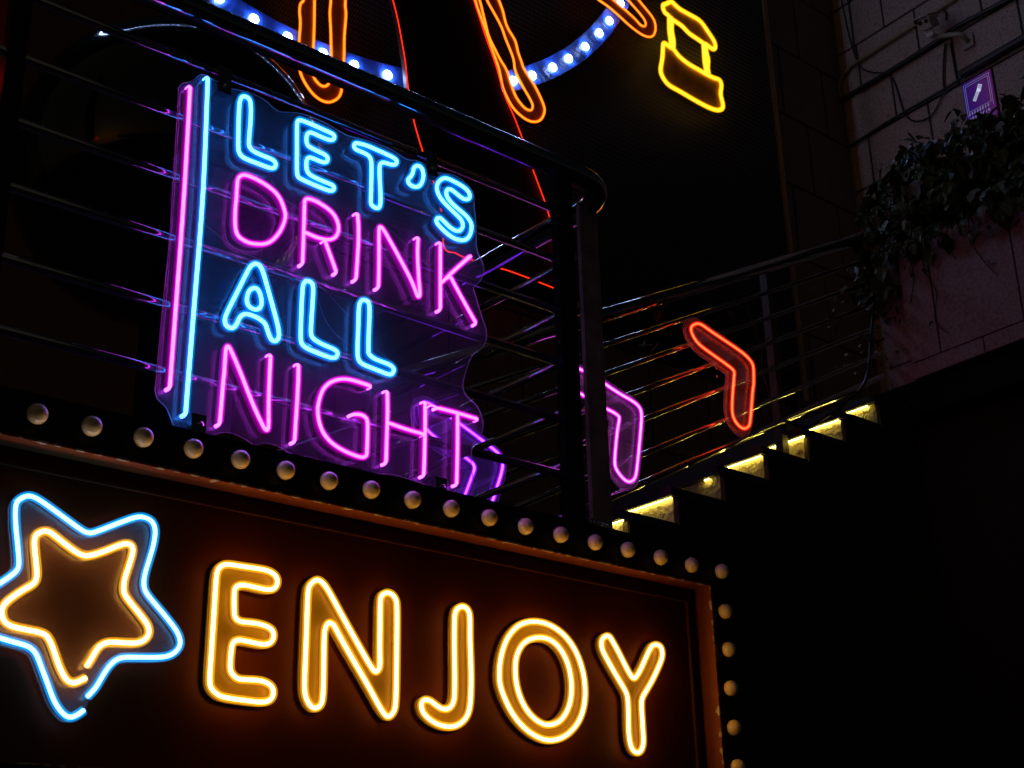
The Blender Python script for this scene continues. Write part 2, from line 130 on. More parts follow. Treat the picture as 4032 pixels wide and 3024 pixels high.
    'cabB': [(-0.5165, 8.9387), (-0.5591, 8.8498), (-0.5884, 8.6782), (-0.6154, 8.4972), (-0.6567, 8.4121), (-0.7147, 8.3505), (-0.803, 8.3172), (-0.8827, 8.3193), (-0.9423, 8.3628), (-1.0054, 8.4291), (-1.0635, 8.4664)],
    'cabC': [(-1.1228, 8.9069), (-1.0917, 8.7972), (-1.0572, 8.6266), (-1.0462, 8.5195), (-1.0525, 8.4786)],
    'cabD': [(-1.1705, 8.8794), (-1.1752, 8.7119), (-1.1782, 8.4974)],
    'cabE': [(-1.1558, 9.2293), (-1.175, 9.1852), (-1.1653, 9.1263)],
    'poster': [(-1.2089, 8.4421), (-1.4871, 8.4491), (-1.4956, 8.1142), (-1.2158, 8.1635)],
}

# ------------------------------------------------------------------ mesh helpers
ORIGIN = {}


def tag(o, label=None, cat=None, group=None, kind=None):
    if label:
        o['label'] = label
    if cat:
        o['category'] = cat
    if group:
        o['group'] = group
    if kind:
        o['kind'] = kind
    return o


def thing(name, loc, label, cat, group=None):
    o = bpy.data.objects.new(name, None)
    o.empty_display_size = 0.1
    o.location = loc
    COL.objects.link(o)
    ORIGIN[o] = Vector(loc)
    return tag(o, label, cat, group)


class MB:
    """collects shapes in world coordinates and links them as ONE mesh object"""

    def __init__(self):
        self.v = []
        self.f = []
        self.mi = []

    def add(self, verts, faces, mi=0):
        n = len(self.v)
        self.v += [tuple(p) for p in verts]
        self.f += [tuple(i + n for i in f) for f in faces]
        self.mi += [mi] * len(faces)
        return self

    def box(self, x0, x1, y0, y1, z0, z1, mi=0):
        return self.add([(x0, y0, z0), (x1, y0, z0), (x1, y1, z0), (x0, y1, z0),
                         (x0, y0, z1), (x1, y0, z1), (x1, y1, z1), (x0, y1, z1)],
                        [(0, 3, 2, 1), (4, 5, 6, 7), (0, 1, 5, 4), (1, 2, 6, 5), (2, 3, 7, 6), (3, 0, 4, 7)], mi)

    def obox(self, c, ax, ay, az, mi=0):
        c, ax, ay, az = Vector(c), Vector(ax), Vector(ay), Vector(az)
        vs = [c + sx * ax + sy * ay + sz * az for sz in (-1, 1) for sx, sy in ((-1, -1), (1, -1), (1, 1), (-1, 1))]
        return self.add(vs, [(0, 3, 2, 1), (4, 5, 6, 7), (0, 1, 5, 4), (1, 2, 6, 5), (2, 3, 7, 6), (3, 0, 4, 7)], mi)

    def tube(self, pts, r, n=8, closed=False, mi=0, flat=1.0):
        pts = [Vector(p) for p in pts]
        m = len(pts)
        rs = r if isinstance(r, (list, tuple)) else [r] * m
        tang = []
        for i in range(m):
            a = pts[(i - 1) % m] if (closed or i > 0) else pts[i]
            b = pts[(i + 1) % m] if (closed or i < m - 1) else pts[i]
            t = b - a
            tang.append(t.normalized() if t.length > 1e-9 else Vector((1, 0, 0)))
        up = Vector((0, 1, 0))
        if abs(tang[0].dot(up)) > 0.9:
            up = Vector((0, 0, 1))
        base = len(self.v)
        for i in range(m):
            t = tang[i]
            u = up - t * up.dot(t)
            if u.length < 1e-5:
                u = t.orthogonal()
            u.normalize()
            up = u
            w = t.cross(u)
            for k in range(n):
                a = 2 * math.pi * k / n
                self.v.append(tuple(pts[i] + (u * math.cos(a) * flat + w * math.sin(a)) * rs[i]))
        for i in range(m if closed else m - 1):
            j = (i + 1) % m
            for k in range(n):
                k2 = (k + 1) % n
                self.f.append((base + i * n + k, base + i * n + k2, base + j * n + k2, base + j * n + k))
                self.mi.append(mi)
        if not closed:
            self.f.append(tuple(base + k for k in range(n))[::-1])
            self.f.append(tuple(base + (m - 1) * n + k for k in range(n)))
            self.mi += [mi, mi]
        return self

    def prism(self, outer, y0, y1, holes=(), mi=0, mi_edge=None):
        """plate cut along (x, z) outlines between the planes y0 (front) and y1"""
        me = mi if mi_edge is None else mi_edge
        loops = [list(outer)] + [list(h) for h in holes]
        tris = tessellate_polygon([[Vector((x, z, 0)) for x, z in l] for l in loops])
        flat = [p for l in loops for p in l]
        n = len(flat)
        base = len(self.v)
        self.v += [(x, y0, z) for x, z in flat] + [(x, y1, z) for x, z in flat]
        for t in tris:
            a, b, c = [flat[i] for i in t]
            area = (b[0] - a[0]) * (c[1] - a[1]) - (b[1] - a[1]) * (c[0] - a[0])
            t = tuple(t) if area > 0 else tuple(t)[::-1]
            self.f.append(tuple(base + i for i in t))
            self.f.append(tuple(base + n + i for i in t)[::-1])
            self.mi += [mi, mi]
        o = 0
        for li, l in enumerate(loops):
            m = len(l)
            ar = sum(l[i][0] * l[(i + 1) % m][1] - l[(i + 1) % m][0] * l[i][1] for i in range(m))
            for i in range(m):
                j = (i + 1) % m
                q = (base + o + i, base + n + o + i, base + n + o + j, base + o + j)
                if (ar > 0) != (li == 0):
                    q = q[::-1]
                self.f.append(q if True else q)
                self.mi.append(me)
            o += m
        return self

    def lathe(self, c, axis, prof, n=16, mi=0):
        """profile of (distance along axis, radius)"""
        c, axis = Vector(c), Vector(axis).normalized()
        u = axis.orthogonal().normalized()
        w = axis.cross(u)
        base = len(self.v)
        for d, r in prof:
            for k in range(n):
                a = 2 * math.pi * k / n
                self.v.append(tuple(c + axis * d + (u * math.cos(a) + w * math.sin(a)) * max(r, 1e-4)))
        for i in range(len(prof) - 1):
            for k in range(n):
                k2 = (k + 1) % n
                self.f.append((base + i * n + k, base + i * n + k2, base + (i + 1) * n + k2, base + (i + 1) * n + k))
                self.mi.append(mi)
        self.f.append(tuple(base + k for k in range(n))[::-1])
        self.f.append(tuple(base + (len(prof) - 1) * n + k for k in range(n)))
        self.mi += [mi, mi]
        return self

    def build(self, name, mats, parent=None, smooth=False, loc=None):
        if not isinstance(mats, (list, tuple)):
            mats = [mats]
        org = ORIGIN.get(parent, Vector((0, 0, 0))) if parent else (Vector(loc) if loc else Vector((0, 0, 0)))
        me = bpy.data.meshes.new(name)
        me.from_pydata([tuple(Vector(p) - org) for p in self.v], [], self.f)
        for m in mats:
            me.materials.append(m)
        if len(mats) > 1:
            me.polygons.foreach_set('material_index', self.mi)
        if smooth:
            me.polygons.foreach_set('use_smooth', [True] * len(me.polygons))
        me.update()
        o = bpy.data.objects.new(name, me)
        COL.objects.link(o)
        if parent:
            o.parent = parent
            ORIGIN[o] = org
        else:
            o.location = org
            ORIGIN[o] = org
        return o


def smooth(pts, closed=False, sub=4):
    """Catmull-Rom through 2D or 3D points"""
    P = [Vector(p) for p in pts]
    m = len(P)
    out = []
    for i in range(m if closed else m - 1):
        if closed:
            p0, p1, p2, p3 = P[(i - 1) % m], P[i], P[(i + 1) % m], P[(i + 2) % m]
        else:
            p1, p2 = P[i], P[i + 1]
            p0 = P[i - 1] if i > 0 else p1 * 2 - p2
            p3 = P[i + 2] if i + 2 < m else p2 * 2 - p1
        for s in range(sub):
            t = s / sub
            out.append(0.5 * ((2 * p1) + (p2 - p0) * t + (2 * p0 - 5 * p1 + 4 * p2 - p3) * t * t
                              + (3 * p1 - p0 - 3 * p2 + p3) * t ** 3))
    if not closed:
        out.append(P[-1])
    return [tuple(p) for p in out]


def relax(pts, closed, it=2):
    P = [Vector(p) for p in pts]
    m = len(P)
    for _ in range(it):
        Q = list(P)
        for i in range(m):
            if closed or 0 < i < m - 1:
                Q[i] = P[i] * 0.5 + (P[(i - 1) % m] + P[(i + 1) % m]) * 0.25
        P = Q
    return [tuple(p) for p in P]


def offset(pts, d):
    """closed (x, z) outline pushed outwards by d"""
    m = len(pts)
    ar = sum(pts[i][0] * pts[(i + 1) % m][1] - pts[(i + 1) % m][0] * pts[i][1] for i in range(m))
    s = 1 if ar > 0 else -1
    out = []
    for i in range(m):
        a, b = Vector(pts[i - 1]), Vector(pts[(i + 1) % m])
        t = (b - a).normalized()
        nrm = Vector((t[1], -t[0])) * s
        out.append(tuple(Vector(pts[i]) + nrm * d))
    out = relax(out, True, 3)
    # drop the small loops an offset makes in tight corners
    i = 0
    while i < len(out) - 3:
        p, q = Vector(out[i]), Vector(out[i + 1])
        hit = None
        for j in range(i + 2, min(i + 40, len(out) - 1)):
            a, b_ = Vector(out[j]), Vector(out[j + 1])
            r_, s_, w_ = q - p, b_ - a, a - p
            den = r_[0] * s_[1] - r_[1] * s_[0]
            if abs(den) > 1e-14:
                t = (w_[0] * s_[1] - w_[1] * s_[0]) / den
                u = (w_[0] * r_[1] - w_[1] * r_[0]) / den
                if 0 < t < 1 and 0 < u < 1:
                    hit = (j, p + r_ * t)
        if hit:
            out[i + 1:hit[0] + 1] = [tuple(hit[1])]
        i += 1
    return out


# ------------------------------------------------------------------ materials
def new_mat(name):
    m = bpy.data.materials.new(name)
    m.use_nodes = True
    return m, m.node_tree.nodes, m.node_tree.links


def pbr(name, col, rough=0.5, metal=0.0, spec=0.5, coat=0.0, bump=None, var=None):
    """bump = (scale, strength, distance); var = (scale, second colour, low, high)"""
    m, N, L = new_mat(name)
    b = N['Principled BSDF']
    b.inputs['Base Color'].default_value = (*col, 1)
    b.inputs['Roughness'].default_value = rough
    b.inputs['Metallic'].default_value = metal
    b.inputs['Specular IOR Level'].default_value = spec
    b.inputs['Coat Weight'].default_value = coat
    tc = N.new('ShaderNodeTexCoord')
    if var:
        nz = N.new('ShaderNodeTexNoise')
        nz.inputs['Scale'].default_value = var[0]
        nz.inputs['Detail'].default_value = 6
        nz.inputs['Roughness'].default_value = 0.65
        L.new(tc.outputs['Object'], nz.inputs['Vector'])
        mr = N.new('ShaderNodeMapRange')
        mr.inputs['From Min'].default_value = var[2]
        mr.inputs['From Max'].default_value = var[3]
        L.new(nz.outputs['Fac'], mr.inputs['Value'])
        mx = N.new('ShaderNodeMix')
        mx.data_type = 'RGBA'
        mx.inputs['A'].default_value = (*col, 1)
        mx.inputs['B'].default_value = (*var[1], 1)
        L.new(mr.outputs[0], mx.inputs['Factor'])
        L.new(mx.outputs['Result'], b.inputs['Base Color'])
    if bump:
        nb = N.new('ShaderNodeTexNoise')
        nb.inputs['Scale'].default_value = bump[0]
        nb.inputs['Detail'].default_value = 5
        L.new(tc.outputs['Object'], nb.inputs['Vector'])
        bp = N.new('ShaderNodeBump')
        bp.inputs['Strength'].default_value = bump[1]
        bp.inputs['Distance'].default_value = bump[2]
        L.new(nb.outputs['Fac'], bp.inputs['Height'])
        L.new(bp.outputs[0], b.inputs['Normal'])
    return m


def glow(name, col, s=1.0):
    m, N, L = new_mat(name)
    N.remove(N['Principled BSDF'])
    e = N.new('ShaderNodeEmission')
    e.inputs['Color'].default_value = (*col, 1)
    e.inputs['Strength'].default_value = s
    L.new(e.outputs[0], N['Material Output'].inputs['Surface'])
    return m


def bloom_mat(name, col, s):
    """glowing volume put round a tube to imitate lens bloom"""
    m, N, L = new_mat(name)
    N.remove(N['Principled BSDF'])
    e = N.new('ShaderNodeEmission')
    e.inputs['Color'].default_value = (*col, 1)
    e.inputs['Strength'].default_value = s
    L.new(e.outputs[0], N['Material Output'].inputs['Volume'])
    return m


def silicone(name, col, ecol, s):
    """light-leaking body of the neon strip"""
    m, N, L = new_mat(name)
    b = N['Principled BSDF']
    b.inputs['Base Color'].default_value = (*col, 1)
    b.inputs['Roughness'].default_value = 0.4
    b.inputs['Emission Color'].default_value = (*ecol, 1)
    b.inputs['Emission Strength'].default_value = s
    m.cycles.emission_sampling = 'NONE'
    return m


def acrylic(name, tint, haze, haze_col, rough=0.04, gloss=0.06):
    """clear plastic sheet with a little dust and haze that catches light"""
    m, N, L = new_mat(name)
    N.remove(N['Principled BSDF'])
    tr = N.new('ShaderNodeBsdfTransparent')
    tr.inputs[0].default_value = (*tint, 1)
    df = N.new('ShaderNodeBsdfDiffuse')
    df.inputs[0].default_value = (*haze_col, 1)
    tl = N.new('ShaderNodeBsdfTranslucent')
    tl.inputs[0].default_value = (*haze_col, 1)
    m1 = N.new('ShaderNodeMixShader')
    m1.inputs[0].default_value = 0.5
    L.new(df.outputs[0], m1.inputs[1])
    L.new(tl.outputs[0], m1.inputs[2])
    tc = N.new('ShaderNodeTexCoord')
    nz = N.new('ShaderNodeTexNoise')
    nz.inputs['Scale'].default_value = 9
    nz.inputs['Detail'].default_value = 8
    L.new(tc.outputs['Object'], nz.inputs['Vector'])
    mr = N.new('ShaderNodeMapRange')
    mr.inputs['From Min'].default_value = 0.3
    mr.inputs['From Max'].default_value = 0.7
    mr.inputs['To Min'].default_value = haze * 0.75
    mr.inputs['To Max'].default_value = haze * 1.25
    L.new(nz.outputs['Fac'], mr.inputs['Value'])
    m2 = N.new('ShaderNodeMixShader')
    L.new(mr.outputs[0], m2.inputs[0])
    L.new(tr.outputs[0], m2.inputs[1])
    L.new(m1.outputs[0], m2.inputs[2])
    gl = N.new('ShaderNodeBsdfGlossy')
    gl.inputs['Roughness'].default_value = rough
    m3 = N.new('ShaderNodeMixShader')
    m3.inputs[0].default_value = gloss
    L.new(m2.outputs[0], m3.inputs[1])
    L.new(gl.outputs[0], m3.inputs[2])
    L.new(m3.outputs[0], N['Material Output'].inputs['Surface'])
    return m


M = {}
# neon colours: (core, imitated bloom halo, body)
NEON = {
    'blue': ((0.52, 3.6, 14.5), (0.0, 0.30, 1.0), (0.0, 0.10, 0.55)),
    'pink': ((6.5, 0.48, 9.5), (1.0, 0.0, 0.85), (0.5, 0.0, 0.48)),
    'amber': ((11.0, 5.2, 1.05), (1.0, 0.42, 0.01), (0.55, 0.25, 0.02)),
    'star_blue': ((0.9, 3.4, 6.0), (0.0, 0.35, 1.0), (0.02, 0.16, 0.6)),
    'red': ((7.0, 0.33, 0.09), (1.0, 0.006, 0.0), (0.3, 0.005, 0.002)),
    'magenta': ((4.6, 0.6, 5.0), (0.9, 0.0, 0.85), (0.4, 0.0, 0.4)),
    'purple': ((2.0, 0.28, 9.0), (0.30, 0.0, 1.0), (0.1, 0.0, 0.45)),
    'yellow': ((1.8, 1.0, 0.05), (1.0, 0.48, 0.0), (0.4, 0.22, 0.0)),
    'orange': ((2.8, 0.50, 0.025), (1.0, 0.10, 0.0), (0.4, 0.08, 0.0)),
    'thin_red': ((1.7, 0.045, 0.015), (1.0, 0.01, 0.0), (0.3, 0.005, 0.002)),
}
BLOOM_S = {'blue': 42, 'pink': 42, 'amber': 50, 'star_blue': 50, 'red': 40, 'magenta': 40, 'purple': 60,
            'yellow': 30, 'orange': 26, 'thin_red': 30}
for k, (c, j, b) in NEON.items():
    M[k] = glow('neon ' + k, c)
    M[k + '_j'] = bloom_mat('jacket ' + k, j, BLOOM_S[k])
    M[k + '_b'] = silicone('strip body ' + k, tuple(0.04 + 0.3 * x for x in b), b, 0.22)

M['sheet'] = acrylic('clear acrylic', (0.93, 0.94, 0.97), 0.105, (0.66, 0.72, 0.95), 0.03, 0.022)
M['sheet_edge'] = acrylic('acrylic cut edge', (0.8, 0.8, 0.9), 0.6, (0.9, 0.9, 0.95))
M['chev_sheet'] = acrylic('clear acrylic arrow', (0.9, 0.9, 0.9), 0.2, (0.8, 0.75, 0.8), 0.04, 0.03)
M['star_sheet'] = acrylic('clear acrylic star', (0.9, 0.9, 0.9), 0.10, (0.7, 0.6, 0.75), 0.04, 0.03)
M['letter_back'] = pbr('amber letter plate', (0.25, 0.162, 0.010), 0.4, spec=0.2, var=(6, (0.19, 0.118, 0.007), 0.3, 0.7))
M['amber_fill'] = acrylic('amber plastic film', (0.25, 0.12, 0.03), 0.5, (0.9, 0.40, 0.05), 0.3, 0.02)
M['yellow_fill'] = acrylic('yellow plastic film', (0.15, 0.1, 0.03), 0.75, (0.95, 0.5, 0.06), 0.3, 0.02)
M['panel'] = pbr('dark sign panel', (0.095, 0.0155, 0.002), 0.5, spec=0.10, var=(3, (0.07, 0.0115, 0.002), 0.35, 0.7),
                 bump=(60, 0.05, 0.001))
M['moulding'] = pbr('dull brown moulding', (0.10, 0.028, 0.010), 0.6, spec=0.2)
M['band'] = pbr('black bulb band', (0.012, 0.012, 0.013), 0.5, spec=0.3, bump=(120, 0.08, 0.0008))
M['black_metal'] = pbr('dark polished steel', (0.42, 0.42, 0.46), 0.10, metal=1.0, bump=(14, 0.04, 0.002))
M['post_black'] = pbr('black post paint', (0.009, 0.009, 0.011), 0.32, spec=0.35)
M['black_flat'] = pbr('flat black', (0.006, 0.006, 0.007), 0.7, spec=0.2)
M['steel'] = pbr('stainless steel', (0.38, 0.37, 0.36), 0.09, metal=1.0, bump=(30, 0.05, 0.001))
M['chrome'] = pbr('polished metal', (0.8, 0.8, 0.82), 0.16, metal=1.0)
M['bulb'] = pbr('frosted bulb', (0.86, 0.69, 0.36), 0.25, spec=0.5, coat=0.5)
M['socket'] = pbr('dark bulb socket', (0.02, 0.018, 0.015), 0.4)
M['brown_tile'] = pbr('brown stone tile', (0.17, 0.125, 0.085), 0.75, var=(9, (0.12, 0.09, 0.06), 0.35, 0.7), bump=(60, 0.25, 0.004))
M['joint'] = pbr('dark joint', (0.02, 0.018, 0.016), 0.9)
M['stone'] = pbr('speckled pink granite', (0.43, 0.30, 0.25), 0.7, var=(70, (0.2, 0.13, 0.115), 0.45, 0.62), bump=(90, 0.2, 0.002))
M['parapet'] = pbr('pale granite panel', (0.42, 0.34, 0.34), 0.7, var=(60, (0.25, 0.18, 0.18), 0.45, 0.65), bump=(90, 0.2, 0.002))
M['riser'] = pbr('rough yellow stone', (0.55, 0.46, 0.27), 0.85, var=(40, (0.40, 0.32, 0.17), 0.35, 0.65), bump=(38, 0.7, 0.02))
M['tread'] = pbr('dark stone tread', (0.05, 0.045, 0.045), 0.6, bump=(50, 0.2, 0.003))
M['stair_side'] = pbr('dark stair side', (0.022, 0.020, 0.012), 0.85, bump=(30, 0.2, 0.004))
M['led'] = glow('warm led', (62.0, 48.0, 9.5))
M['led_pcb'] = pbr('led tape', (0.35, 0.28, 0.1), 0.5)
M['hoarding'] = pbr('black hoarding board', (0.004, 0.004, 0.005), 0.6, spec=0.15, bump=(5, 0.1, 0.01))
M['wire'] = pbr('galvanised mesh wire', (0.20, 0.20, 0.22), 0.5)
M['leg_board'] = pbr('dark red board', (0.03, 0.010, 0.008), 0.5, spec=0.3)
M['rim'] = pbr('blue wheel rim film', (0.05, 0.16, 0.85), 0.4, spec=0.4, var=(6, (0.015, 0.05, 0.4), 0.35, 0.7), bump=(7, 0.7, 0.03))
M['strap'] = pbr('dark strap', (0.01, 0.012, 0.03), 0.5)
M['wheel_bulb'] = glow('white wheel bulb', (36.0, 52.0, 90.0))
M['terrace'] = pbr('terrace concrete', (0.10, 0.09, 0.085), 0.8, bump=(20, 0.3, 0.004))
M['asphalt'] = pbr('asphalt', (0.045, 0.045, 0.047), 0.9, bump=(80, 0.4, 0.004))
M['facade'] = pbr('dark shopfront', (0.02, 0.018, 0.016), 0.6)
M['glass_brown'] = pbr('smoked brown glass', (0.16, 0.09, 0.03), 0.25, spec=0.5)
M['ball'] = pbr('glossy black shell', (0.004, 0.004, 0.004), 0.08, spec=0.45, bump=(3, 0.05, 0.02))
M['green_metal'] = pbr('green anodised rim', (0.05, 0.45, 0.12), 0.2, metal=1.0)
M['stair_post'] = pbr('brown stair post', (0.09, 0.06, 0.045), 0.5)
M['column'] = pbr('weathered beige post', (0.46, 0.36, 0.24), 0.75, var=(12, (0.2, 0.14, 0.09), 0.35, 0.7), bump=(70, 0.3, 0.002))
M['cable'] = pbr('black cable', (0.012, 0.012, 0.014), 0.4)
M['grey_cable'] = pbr('grey cable', (0.12, 0.12, 0.13), 0.4)
M['conduit'] = pbr('painted conduit', (0.30, 0.21, 0.13), 0.5)
M['dark_pipe'] = pbr('dark pipe', (0.014, 0.014, 0.017), 0.5)
M['cctv'] = pbr('ivory camera housing', (0.36, 0.31, 0.26), 0.45)
M['cctv_dark'] = pbr('camera lens glass', (0.01, 0.01, 0.014), 0.1)
M['sticker'] = pbr('white sticker', (0.85, 0.83, 0.88), 0.5)
M['leaf'] = pbr('ivy leaf', (0.05, 0.08, 0.018), 0.42, spec=0.45)


def vary_leaf(m):
    """every leaf its own tone, from deep green to pale grey-green"""
    N, L = m.node_tree.nodes, m.node_tree.links
    oi = N.new('ShaderNodeObjectInfo')
    geo = N.new('ShaderNodeNewGeometry')
    wn_ = N.new('ShaderNodeTexWhiteNoise')
    wn_.noise_dimensions = '1D'
    ad = N.new('ShaderNodeMath')
    ad.operation = 'ADD'
    L.new(oi.outputs['Random'], ad.inputs[0])
    L.new(geo.outputs['Random Per Island'], ad.inputs[1])
    L.new(ad.outputs[0], wn_.inputs['W'])
    cr_ = N.new('ShaderNodeValToRGB')
    cr_.color_ramp.elements[0].color = (0.025, 0.045, 0.012, 1)
    cr_.color_ramp.elements[1].color = (0.15, 0.16, 0.13, 1)
    e = cr_.color_ramp.elements.new(.6)
    e.color = (0.07, 0.11, 0.025, 1)
    L.new(wn_.outputs['Value'], cr_.inputs[0])
    L.new(cr_.outputs[0], N['Principled BSDF'].inputs['Base Color'])


vary_leaf(M['leaf'])
M['dry_leaf'] = pbr('withered leaf', (0.12, 0.09, 0.05), 0.7)
M['stem'] = pbr('vine stem', (0.06, 0.045, 0.03), 0.8)


def chipped():
    """orange paint with bare chips along the front edge"""
    m, N, L = new_mat('chipped orange paint')
    b = N['Principled BSDF']
    b.inputs['Roughness'].default_value = 0.45
    tc = N.new('ShaderNodeTexCoord')
    sp = N.new('ShaderNodeSeparateXYZ')
    L.new(tc.outputs['Object'], sp.inputs[0])
    nz = N.new('ShaderNodeTexNoise')
    nz.inputs['Scale'].default_value = 34
    nz.inputs['Detail'].default_value = 4
    L.new(tc.outputs['Object'], nz.inputs['Vector'])
    # local y runs from the front edge (0) back to the panel
    edge = N.new('ShaderNodeMapRange')
    edge.inputs['From Min'].default_value = 0.0
    edge.inputs['From Max'].default_value = 0.014
    edge.inputs['To Min'].default_value = 0.52
    edge.inputs['To Max'].default_value = 0.76
    L.new(sp.outputs['Y'], edge.inputs['Value'])
    gt = N.new('ShaderNodeMath')
    gt.operation = 'GREATER_THAN'
    L.new(nz.outputs['Fac'], gt.inputs[0])
    L.new(edge.outputs[0], gt.inputs[1])
    n2 = N.new('ShaderNodeTexNoise')
    n2.inputs['Scale'].default_value = 12
    L.new(tc.outputs['Object'], n2.inputs['Vector'])
    mx0 = N.new('ShaderNodeMix')
    mx0.data_type = 'RGBA'
    mx0.inputs['A'].default_value = (0.30, 0.070, 0.018, 1)
    mx0.inputs['B'].default_value = (0.22, 0.048, 0.014, 1)
    L.new(n2.outputs['Fac'], mx0.inputs['Factor'])
    mx = N.new('ShaderNodeMix')
    mx.data_type = 'RGBA'
    mx.inputs['B'].default_value = (0.6, 0.5, 0.4, 1)
    L.new(gt.outputs[0], mx.inputs['Factor'])
    L.new(mx0.outputs['Result'], mx.inputs['A'])
    L.new(mx.outputs['Result'], b.inputs['Base Color'])
    return m


M['trim'] = chipped()

# ================================================================== SETTING
HZ = 2.765       # header top = terrace level
b = MB().box(-60, 60, -60, 60, -0.3, 0.0)
tag(b.build('ground', M['asphalt']), kind='structure')
b = MB().box(-1.0, 3.05, 3.02, 6.58, HZ - 0.25, HZ - 0.02)
tag(b.build('terrace_floor', M['terrace']), kind='structure')

# ------------------------------------------------------------------ header sign box
hdr = thing('header_sign_box', (0.3, 2.80, 1.95), 'long black header box with orange inner frame and a row of round bulbs', 'sign box')
XR, XB, ZT, ZB = 3.178, 3.335, 2.664, 2.012     # inner frame right / box right / frame top / frame bottom
b = MB().box(0.3, XB, 2.80, 3.02, ZT, HZ).box(XR, XB, 2.80, 3.02, 1.93, ZT - 0.0005).box(0.3, XR - 0.0005, 2.80, 3.02, 1.93, ZB)
b.build('bulb_band', M['band'], hdr)
MB().box(0.3, XR, 2.862, 2.90, ZB, ZT).build('panel', M['panel'], hdr)
# orange return of the frame: thin lining boards, each a part
o = MB().box(0.3, XR - 0.004, 2.7975, 2.861, ZT - 0.004, ZT + 0.0008).build('frame_board', M['trim'], hdr)
o = MB().box(XR - 0.004, XR + 0.0008, 2.7975, 2.861, ZB, ZT + 0.0008).build('frame_board', M['trim'], hdr)
o = MB().box(0.3, XR - 0.004, 2.7975, 2.861, ZB - 0.0008, ZB + 0.004).build('frame_board', M['trim'], hdr)
# inner moulding lip
MB().box(0.3, XR - 0.045, 2.852, 2.8615, ZT - 0.046, ZT - 0.042).build('moulding', M['moulding'], hdr)
MB().box(XR - 0.046, XR - 0.042, 2.852, 2.8615, ZB, ZT - 0.042).build('moulding', M['moulding'], hdr)
prof = [(0.0, 0.0235), (0.004, 0.0235), (0.0045, 0.0205), (0.009, 0.0218), (0.016, 0.0222), (0.023, 0.0200), (0.029, 0.0155), (0.033, 0.0095), (0.0352, 0.003)]
bm_ = MB().lathe((0, 0, 0), (0, -1, 0), prof[2:], 22).lathe((0, .001, 0), (0, -1, 0), prof[:2] + [(.0055, .0228), (.006, .020)], 22, mi=1)
first = None
for i, (x, z) in enumerate(DATA['bulbT'] + DATA['bulbR']):
    if first is None:
        o = bm_.build('bulb', [M['bulb'], M['socket']], hdr, True)
        first = o
        o.data.transform(Matrix.Translation(ORIGIN[hdr]))
    else:
        o = first.copy()
        COL.objects.link(o)
        o.parent = hdr
    o.location = Vector((x + random.uniform(-.0008, .0008), 2.7995, z + random.uniform(-.0008, .0008))) - ORIGIN[hdr]
    o.rotation_euler = (random.uniform(-.08, .08), random.uniform(0, 6), 0)
o = MB().box(0.2, 3.45, 3.03, 3.1, 0.0, 2.5).build('shopfront_wall', M['facade'])
tag(o, 'dark shopfront wall below and behind the header box', 'wall')


# ------------------------------------------------------------------ neon builder
def neon(parent, name, paths, y, colour, r, back=None, feet=False, jr=2.0, label=None, n=8, body=True):
    """paths: list of (points xz, closed); returns the lit tube, its added bloom halo and strip body as sub-parts"""
    core, halo, bod = MB(), MB(), MB()
    for pts, closed in paths:
        p = relax(smooth(pts, closed), closed, 2)
        p3 = [(a, y, c) for a, c in p]
        if feet and not closed:
            for end in (0, 1):
                e, f = (p[0], p[1]) if end == 0 else (p[-1], p[-2])
                d = Vector((e[0] - f[0], e[1] - f[1])).normalized()
                ex = [(e[0] + d[0] * .003, y + .004, e[1] + d[1] * .003), (e[0] + d[0] * .004, y + .010, e[1] + d[1] * .004),
                      (e[0] + d[0] * .004, y + .019, e[1] + d[1] * .004)]
                p3 = ex[::-1] + p3 if end == 0 else p3 + ex
        core.tube(p3, r, n, closed)
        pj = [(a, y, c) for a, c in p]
        halo.tube(pj, r * jr, 10, closed)  # shell for the imitated bloom, wider than the tube itself
        if body and back is not None:
            m = len(p)
            base = len(bod.v)
            for i in range(m):
                a = Vector(p[i - 1]) if (closed or i) else Vector(p[i])
                c = Vector(p[(i + 1) % m]) if (closed or i < m - 1) else Vector(p[i])
                t = (c - a).normalized()
                nx, nz = -t[1] * r * .8, t[0] * r * .8
                for sx, yy in ((1, y + r * .7), (-1, y + r * .7), (-1, back), (1, back)):
                    bod.v.append((p[i][0] + nx * sx, yy, p[i][1] + nz * sx))
            for i in range(m if closed else m - 1):
                j = (i + 1) % m
                for k in range(4):
                    k2 = (k + 1) % 4
                    bod.f.append((base + i * 4 + k, base + i * 4 + k2, base + j * 4 + k2, base + j * 4 + k))
                    bod.mi.append(0)
    t = core.build(name, M[colour], parent, True)
    if label:
        t['label'] = label
    halo.build('jacket', M[colour + '_j'], t, True)
    if bod.f:
        bod.build('strip_body', M[colour + '_b'], t)
    return t


def standoffs(parent, pts, y0, y1, r=0.006):
    for x, z in pts:
        MB().lathe((x, y0, z), (0, 1, 0), [(0, r), (y1 - y0, r)], 10).build('standoff', M['chrome'], parent)


